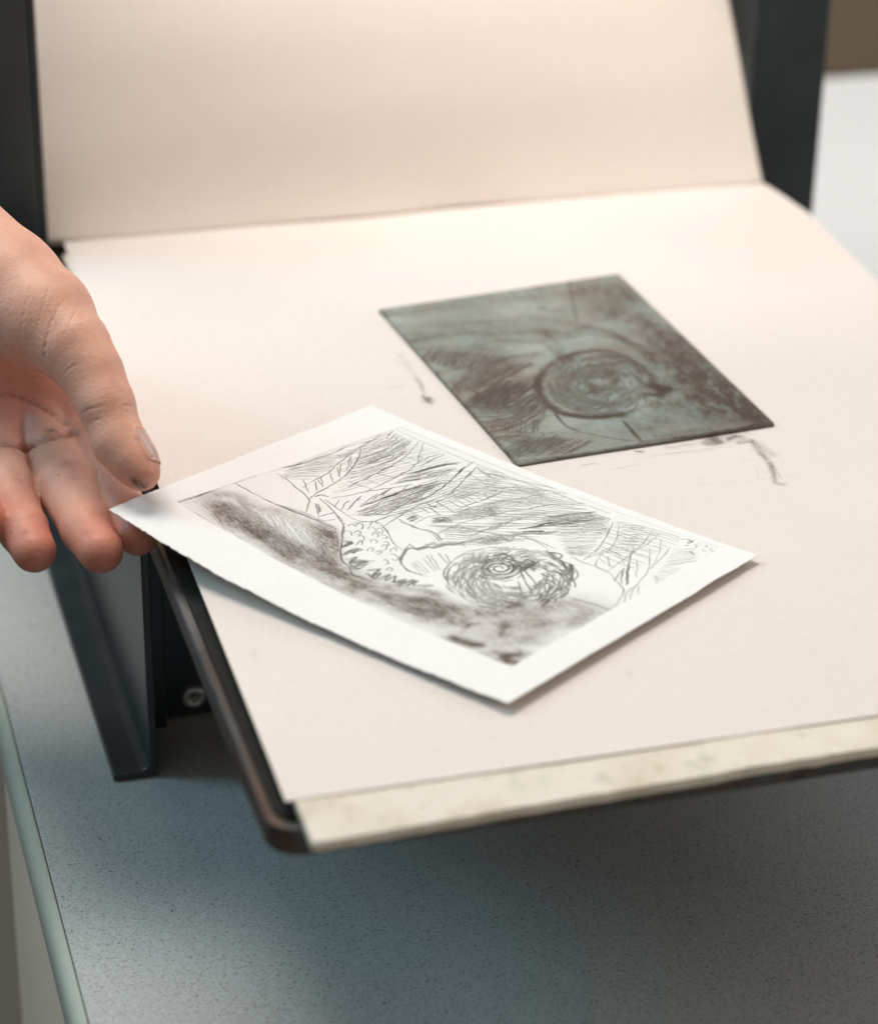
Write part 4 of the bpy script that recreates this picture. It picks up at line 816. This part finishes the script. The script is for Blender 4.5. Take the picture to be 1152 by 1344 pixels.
def poly_dist(P, L):
    d = np.full(len(P), 1e9)
    L = np.asarray(L, float)
    for a, b in zip(L[:-1], L[1:]):
        ab = b - a
        t = np.clip(((P - a) @ ab) / max(ab @ ab, 1e-9), 0, 1)
        d = np.minimum(d, np.linalg.norm(P - a - t[:, None] * ab, axis=1))
    return d


allp = np.array([p for n_, c_ in HAND_CHAINS for p, r in c_])
lo = allp.min(0) - np.array([260, 40, 40]); hi = allp.max(0) + np.array([22, 190, 100])
HV, HF = surface_nets(hand_sdf, lo, hi, 1.15)
me = bpy.data.meshes.new('tmp')
hand = from_np('person', HV / 1000, HF, M_skin)
sub = hand.modifiers.new('Subsurf', 'SUBSURF'); sub.levels = 2; sub.render_levels = 2
dg = bpy.context.evaluated_depsgraph_get()
fine = bpy.data.meshes.new_from_object(hand.evaluated_get(dg))
hand.modifiers.clear()
old = hand.data; hand.data = fine; bpy.data.meshes.remove(old)
nv = len(fine.vertices)
P = np.empty(nv * 3, np.float32); fine.vertices.foreach_get('co', P); P = P.reshape(-1, 3).astype(np.float64) * 1000
NN = np.empty(nv * 3, np.float32); fine.vertices.foreach_get('normal', NN); NN = NN.reshape(-1, 3).astype(np.float64)
P0 = P.copy()
dark = np.zeros(nv)
for w, dp, L in HAND_CREASES:
    L = np.array(L); m = np.all((P0 > L.min(0) - 4) & (P0 < L.max(0) + 4), axis=1)
    if not m.any(): continue
    d = poly_dist(P0[m], L)
    cum = np.concatenate([[0], np.cumsum(np.linalg.norm(np.diff(L, axis=0), axis=1))])
    near_i = np.argmin(((P0[m][:, None] - L[None]) ** 2).sum(-1), 1)
    u = cum[near_i] / cum[-1]
    fade = np.clip(np.minimum(u, 1 - u) / .3, 0, 1) if dp < .75 else 1
    pm = P0[m]
    fade = fade * (.75 + .35 * np.sin(pm[:, 0] * 1.3 + w * 9) * np.sin(pm[:, 2] * 1.7 + pm[:, 1]))
    tw = w * (.75 if dp < .75 else 1.0)
    dp = dp * fade * (.62 if dp < .75 else 1.0)
    P[m] -= NN[m] * (.8 * dp * np.exp(-(d / tw) ** 2) - dp * .10 * np.exp(-((d - tw * 2.4) / (tw * 1.2)) ** 2))[:, None]
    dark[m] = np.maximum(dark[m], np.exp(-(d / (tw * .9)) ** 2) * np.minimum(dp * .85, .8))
fine.vertices.foreach_set('co', (P / 1000).astype(np.float32).ravel())
tint = np.tile(np.array([.70, .40, .300]), (nv, 1))
red = np.zeros(nv)
for name, chn in HAND_CHAINS:
    tip = np.array(chn[-1][0])
    d = np.linalg.norm(P0 - tip, axis=1)
    red = np.maximum(red, np.exp(-(d / (17 if name != 'thumb' else 9)) ** 2) * (1. if name != 'thumb' else .55))
    pj = np.array(chn[2][0]) if name != 'thumb' else np.array(chn[5][0])
    red = np.maximum(red, .10 * np.exp(-(np.linalg.norm(P0 - pj, axis=1) / 12) ** 2))
tint = tint * (1 - red[:, None]) + np.array([.54, .195, .135]) * red[:, None]
tint = tint * (1 - dark[:, None] * .6) + np.array([.24, .085, .06]) * dark[:, None] * .6  # shade in the creases painted into the skin colour
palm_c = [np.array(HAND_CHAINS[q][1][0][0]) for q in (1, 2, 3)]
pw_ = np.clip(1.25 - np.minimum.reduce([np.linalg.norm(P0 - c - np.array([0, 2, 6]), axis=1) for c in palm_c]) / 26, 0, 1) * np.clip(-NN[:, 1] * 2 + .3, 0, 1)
tint = tint * (1 - .75 * pw_[:, None]) + np.array([.46, .20, .155]) * .75 * pw_[:, None]  # palm a little redder, and darkened as painted shade below the thumb
for c, r, k, kind in HAND_SPOTS:
    d = np.linalg.norm(P0 - np.array(c), axis=1)
    jag = .85 + .35 * np.sin(P0[:, 0] * 1.9 + P0[:, 2] * 1.3) * np.sin(P0[:, 1] * 1.6 - P0[:, 0] * 1.1) + .18 * np.sin(P0[:, 0] * 5.3) * np.sin(P0[:, 1] * 4.7 + 1)
    v = np.clip(k * np.exp(-(d / r) ** 2 * 1.2) * (jag if kind == 'ink' else 1), 0, .9)[:, None]
    tgt = dict(ink=(.035, .03, .03), bruise=(.22, .15, .15), red=(.45, .12, .09))[kind]
    tint = tint * (1 - v) + np.array(tgt) * v
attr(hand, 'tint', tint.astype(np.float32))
fine.polygons.foreach_set('use_smooth', [True] * len(fine.polygons))
tag(hand, 'bare left hand with inky fingertips holding the corner of the print', 'person')

# thumb nail: a curved shell laid on the end of the thumb
th_ = dict(HAND_CHAINS)['thumb']
A = np.array(th_[-3][0]); B = np.array(th_[-1][0])
axd = (B - A) / np.linalg.norm(B - A)
out = np.array(NAIL_OUT); out = out - axd * (out @ axd); out /= np.linalg.norm(out)
side = np.cross(axd, out)
nu, nvv = 34, 30
VN = []; TN = []
LEN, WID = 12.0, 10.6
for i in range(nu):
    a = i / (nu - 1)
    for j in range(nvv):
        b = j / (nvv - 1) * 2 - 1
        wloc = WID * .5 * (1 - .28 * (1 - min(a / .35, 1)) ** 2) * (1 - .10 * max(a - .8, 0) / .2)
        ang = b * wloc / 7.4
        base = A + axd * (2.2 + LEN * (a - (.10 * b * b if a < .3 else 0) - (.06 * b * b if a > .9 else 0)))
        dirv = out * math.cos(ang) + side * math.sin(ang)
        t = 14.
        for _ in range(24):
            t -= float(hand_sdf((base + dirv * t)[None].astype(np.float32))[0]) * .9
        lift = .12 - .35 * abs(b) ** 6 - .5 * max(.12 - a, 0) / .12 + (.05 if a > .9 else 0)
        VN.append(base + dirv * (t + lift))
        TN.append((1.25, 1.2, 1.12) if a > .93 else (.95, .9, .88) if a < .08 or abs(b) > .93 else (1, 1, 1))
I = np.arange(nu * nvv).reshape(nu, nvv)
VN_ = np.array(VN)
rim_line = np.concatenate([VN_[I[:-5, 0]][::-1], VN_[I[0, :]], VN_[I[:-5, -1]]])
near_nail = np.all((P0 > rim_line.min(0) - 3) & (P0 < rim_line.max(0) + 3), axis=1)
dn = poly_dist(P0[near_nail], rim_line)
P[near_nail] += NN[near_nail] * (.34 * np.exp(-((dn - .25) / .55) ** 2))[:, None]
fine.vertices.foreach_set('co', (P / 1000).astype(np.float32).ravel())
fine.update()
F = np.stack([I[:-1, :-1], I[1:, :-1], I[1:, 1:], I[:-1, 1:]], -1).reshape(-1, 4)
nail = from_np('fingernail', np.array(VN) / 1000, F, M_nail, hand)
nail.modifiers.new('Solidify', 'SOLIDIFY').thickness = .0003
attr(nail, 'tint', np.array(TN, np.float32))

# ------------------------------------------------------------------ light: a soft ceiling light, a cool window on the left, a warm lamp on the left, and added fill lights
def area(name, loc, target, size, energy, color):
    d = bpy.data.lights.new(name, 'AREA'); d.shape = 'RECTANGLE'; d.size, d.size_y = size
    d.energy = energy; d.color = color
    o = bpy.data.objects.new(name, d); link(o)
    o.location = loc
    o.rotation_euler = (Vector(target) - Vector(loc)).to_track_quat('-Z', 'Y').to_euler()
    return o


area('ceiling_light', (.12, 1.42, 1.85), (.28, .75, 0), (1.3, .9), 42.5, (1.0, .97, .94))
area('window_light', (-1.0, 1.36, .92), (.1, .8, -.1), (.7, .6), 14, (.43, .80, .98))
area('blanket_fill_light', (.19, .98, .52), (.19, 1.2, .44), (.3, .15), 3.4, (1.0, .95, .89))  # added unseen light that brightens the raised blanket
area('warm_lamp', (-.12, 1.38, 1.15), (.2, .9, 0), (.5, .4), 5.0, (1.0, .76, .56))
area('warm_fill_light', (1.5, .25, .62), (.25, .70, -.05), (.9, .7), 5.0, (1.0, .76, .56))  # unseen fill, added to warm the worktop under the bed
area('cool_fill_light', (1.5, 1.15, .75), (.35, .95, .05), (.8, .6), 5, (.66, .83, 1.0))  # added cool fill that tints the right side; no real window

w = bpy.data.worlds.new('World'); scene.world = w; w.use_nodes = True
bg = w.node_tree.nodes['Background']
bg.inputs[0].default_value = (1.0, .90, .80, 1); bg.inputs[1].default_value = .27

scene.view_settings.view_transform = 'Standard'
scene.view_settings.look = 'None'
scene.view_settings.exposure = 0
scene.cycles.use_denoising = True
scene.cycles.max_bounces = 8
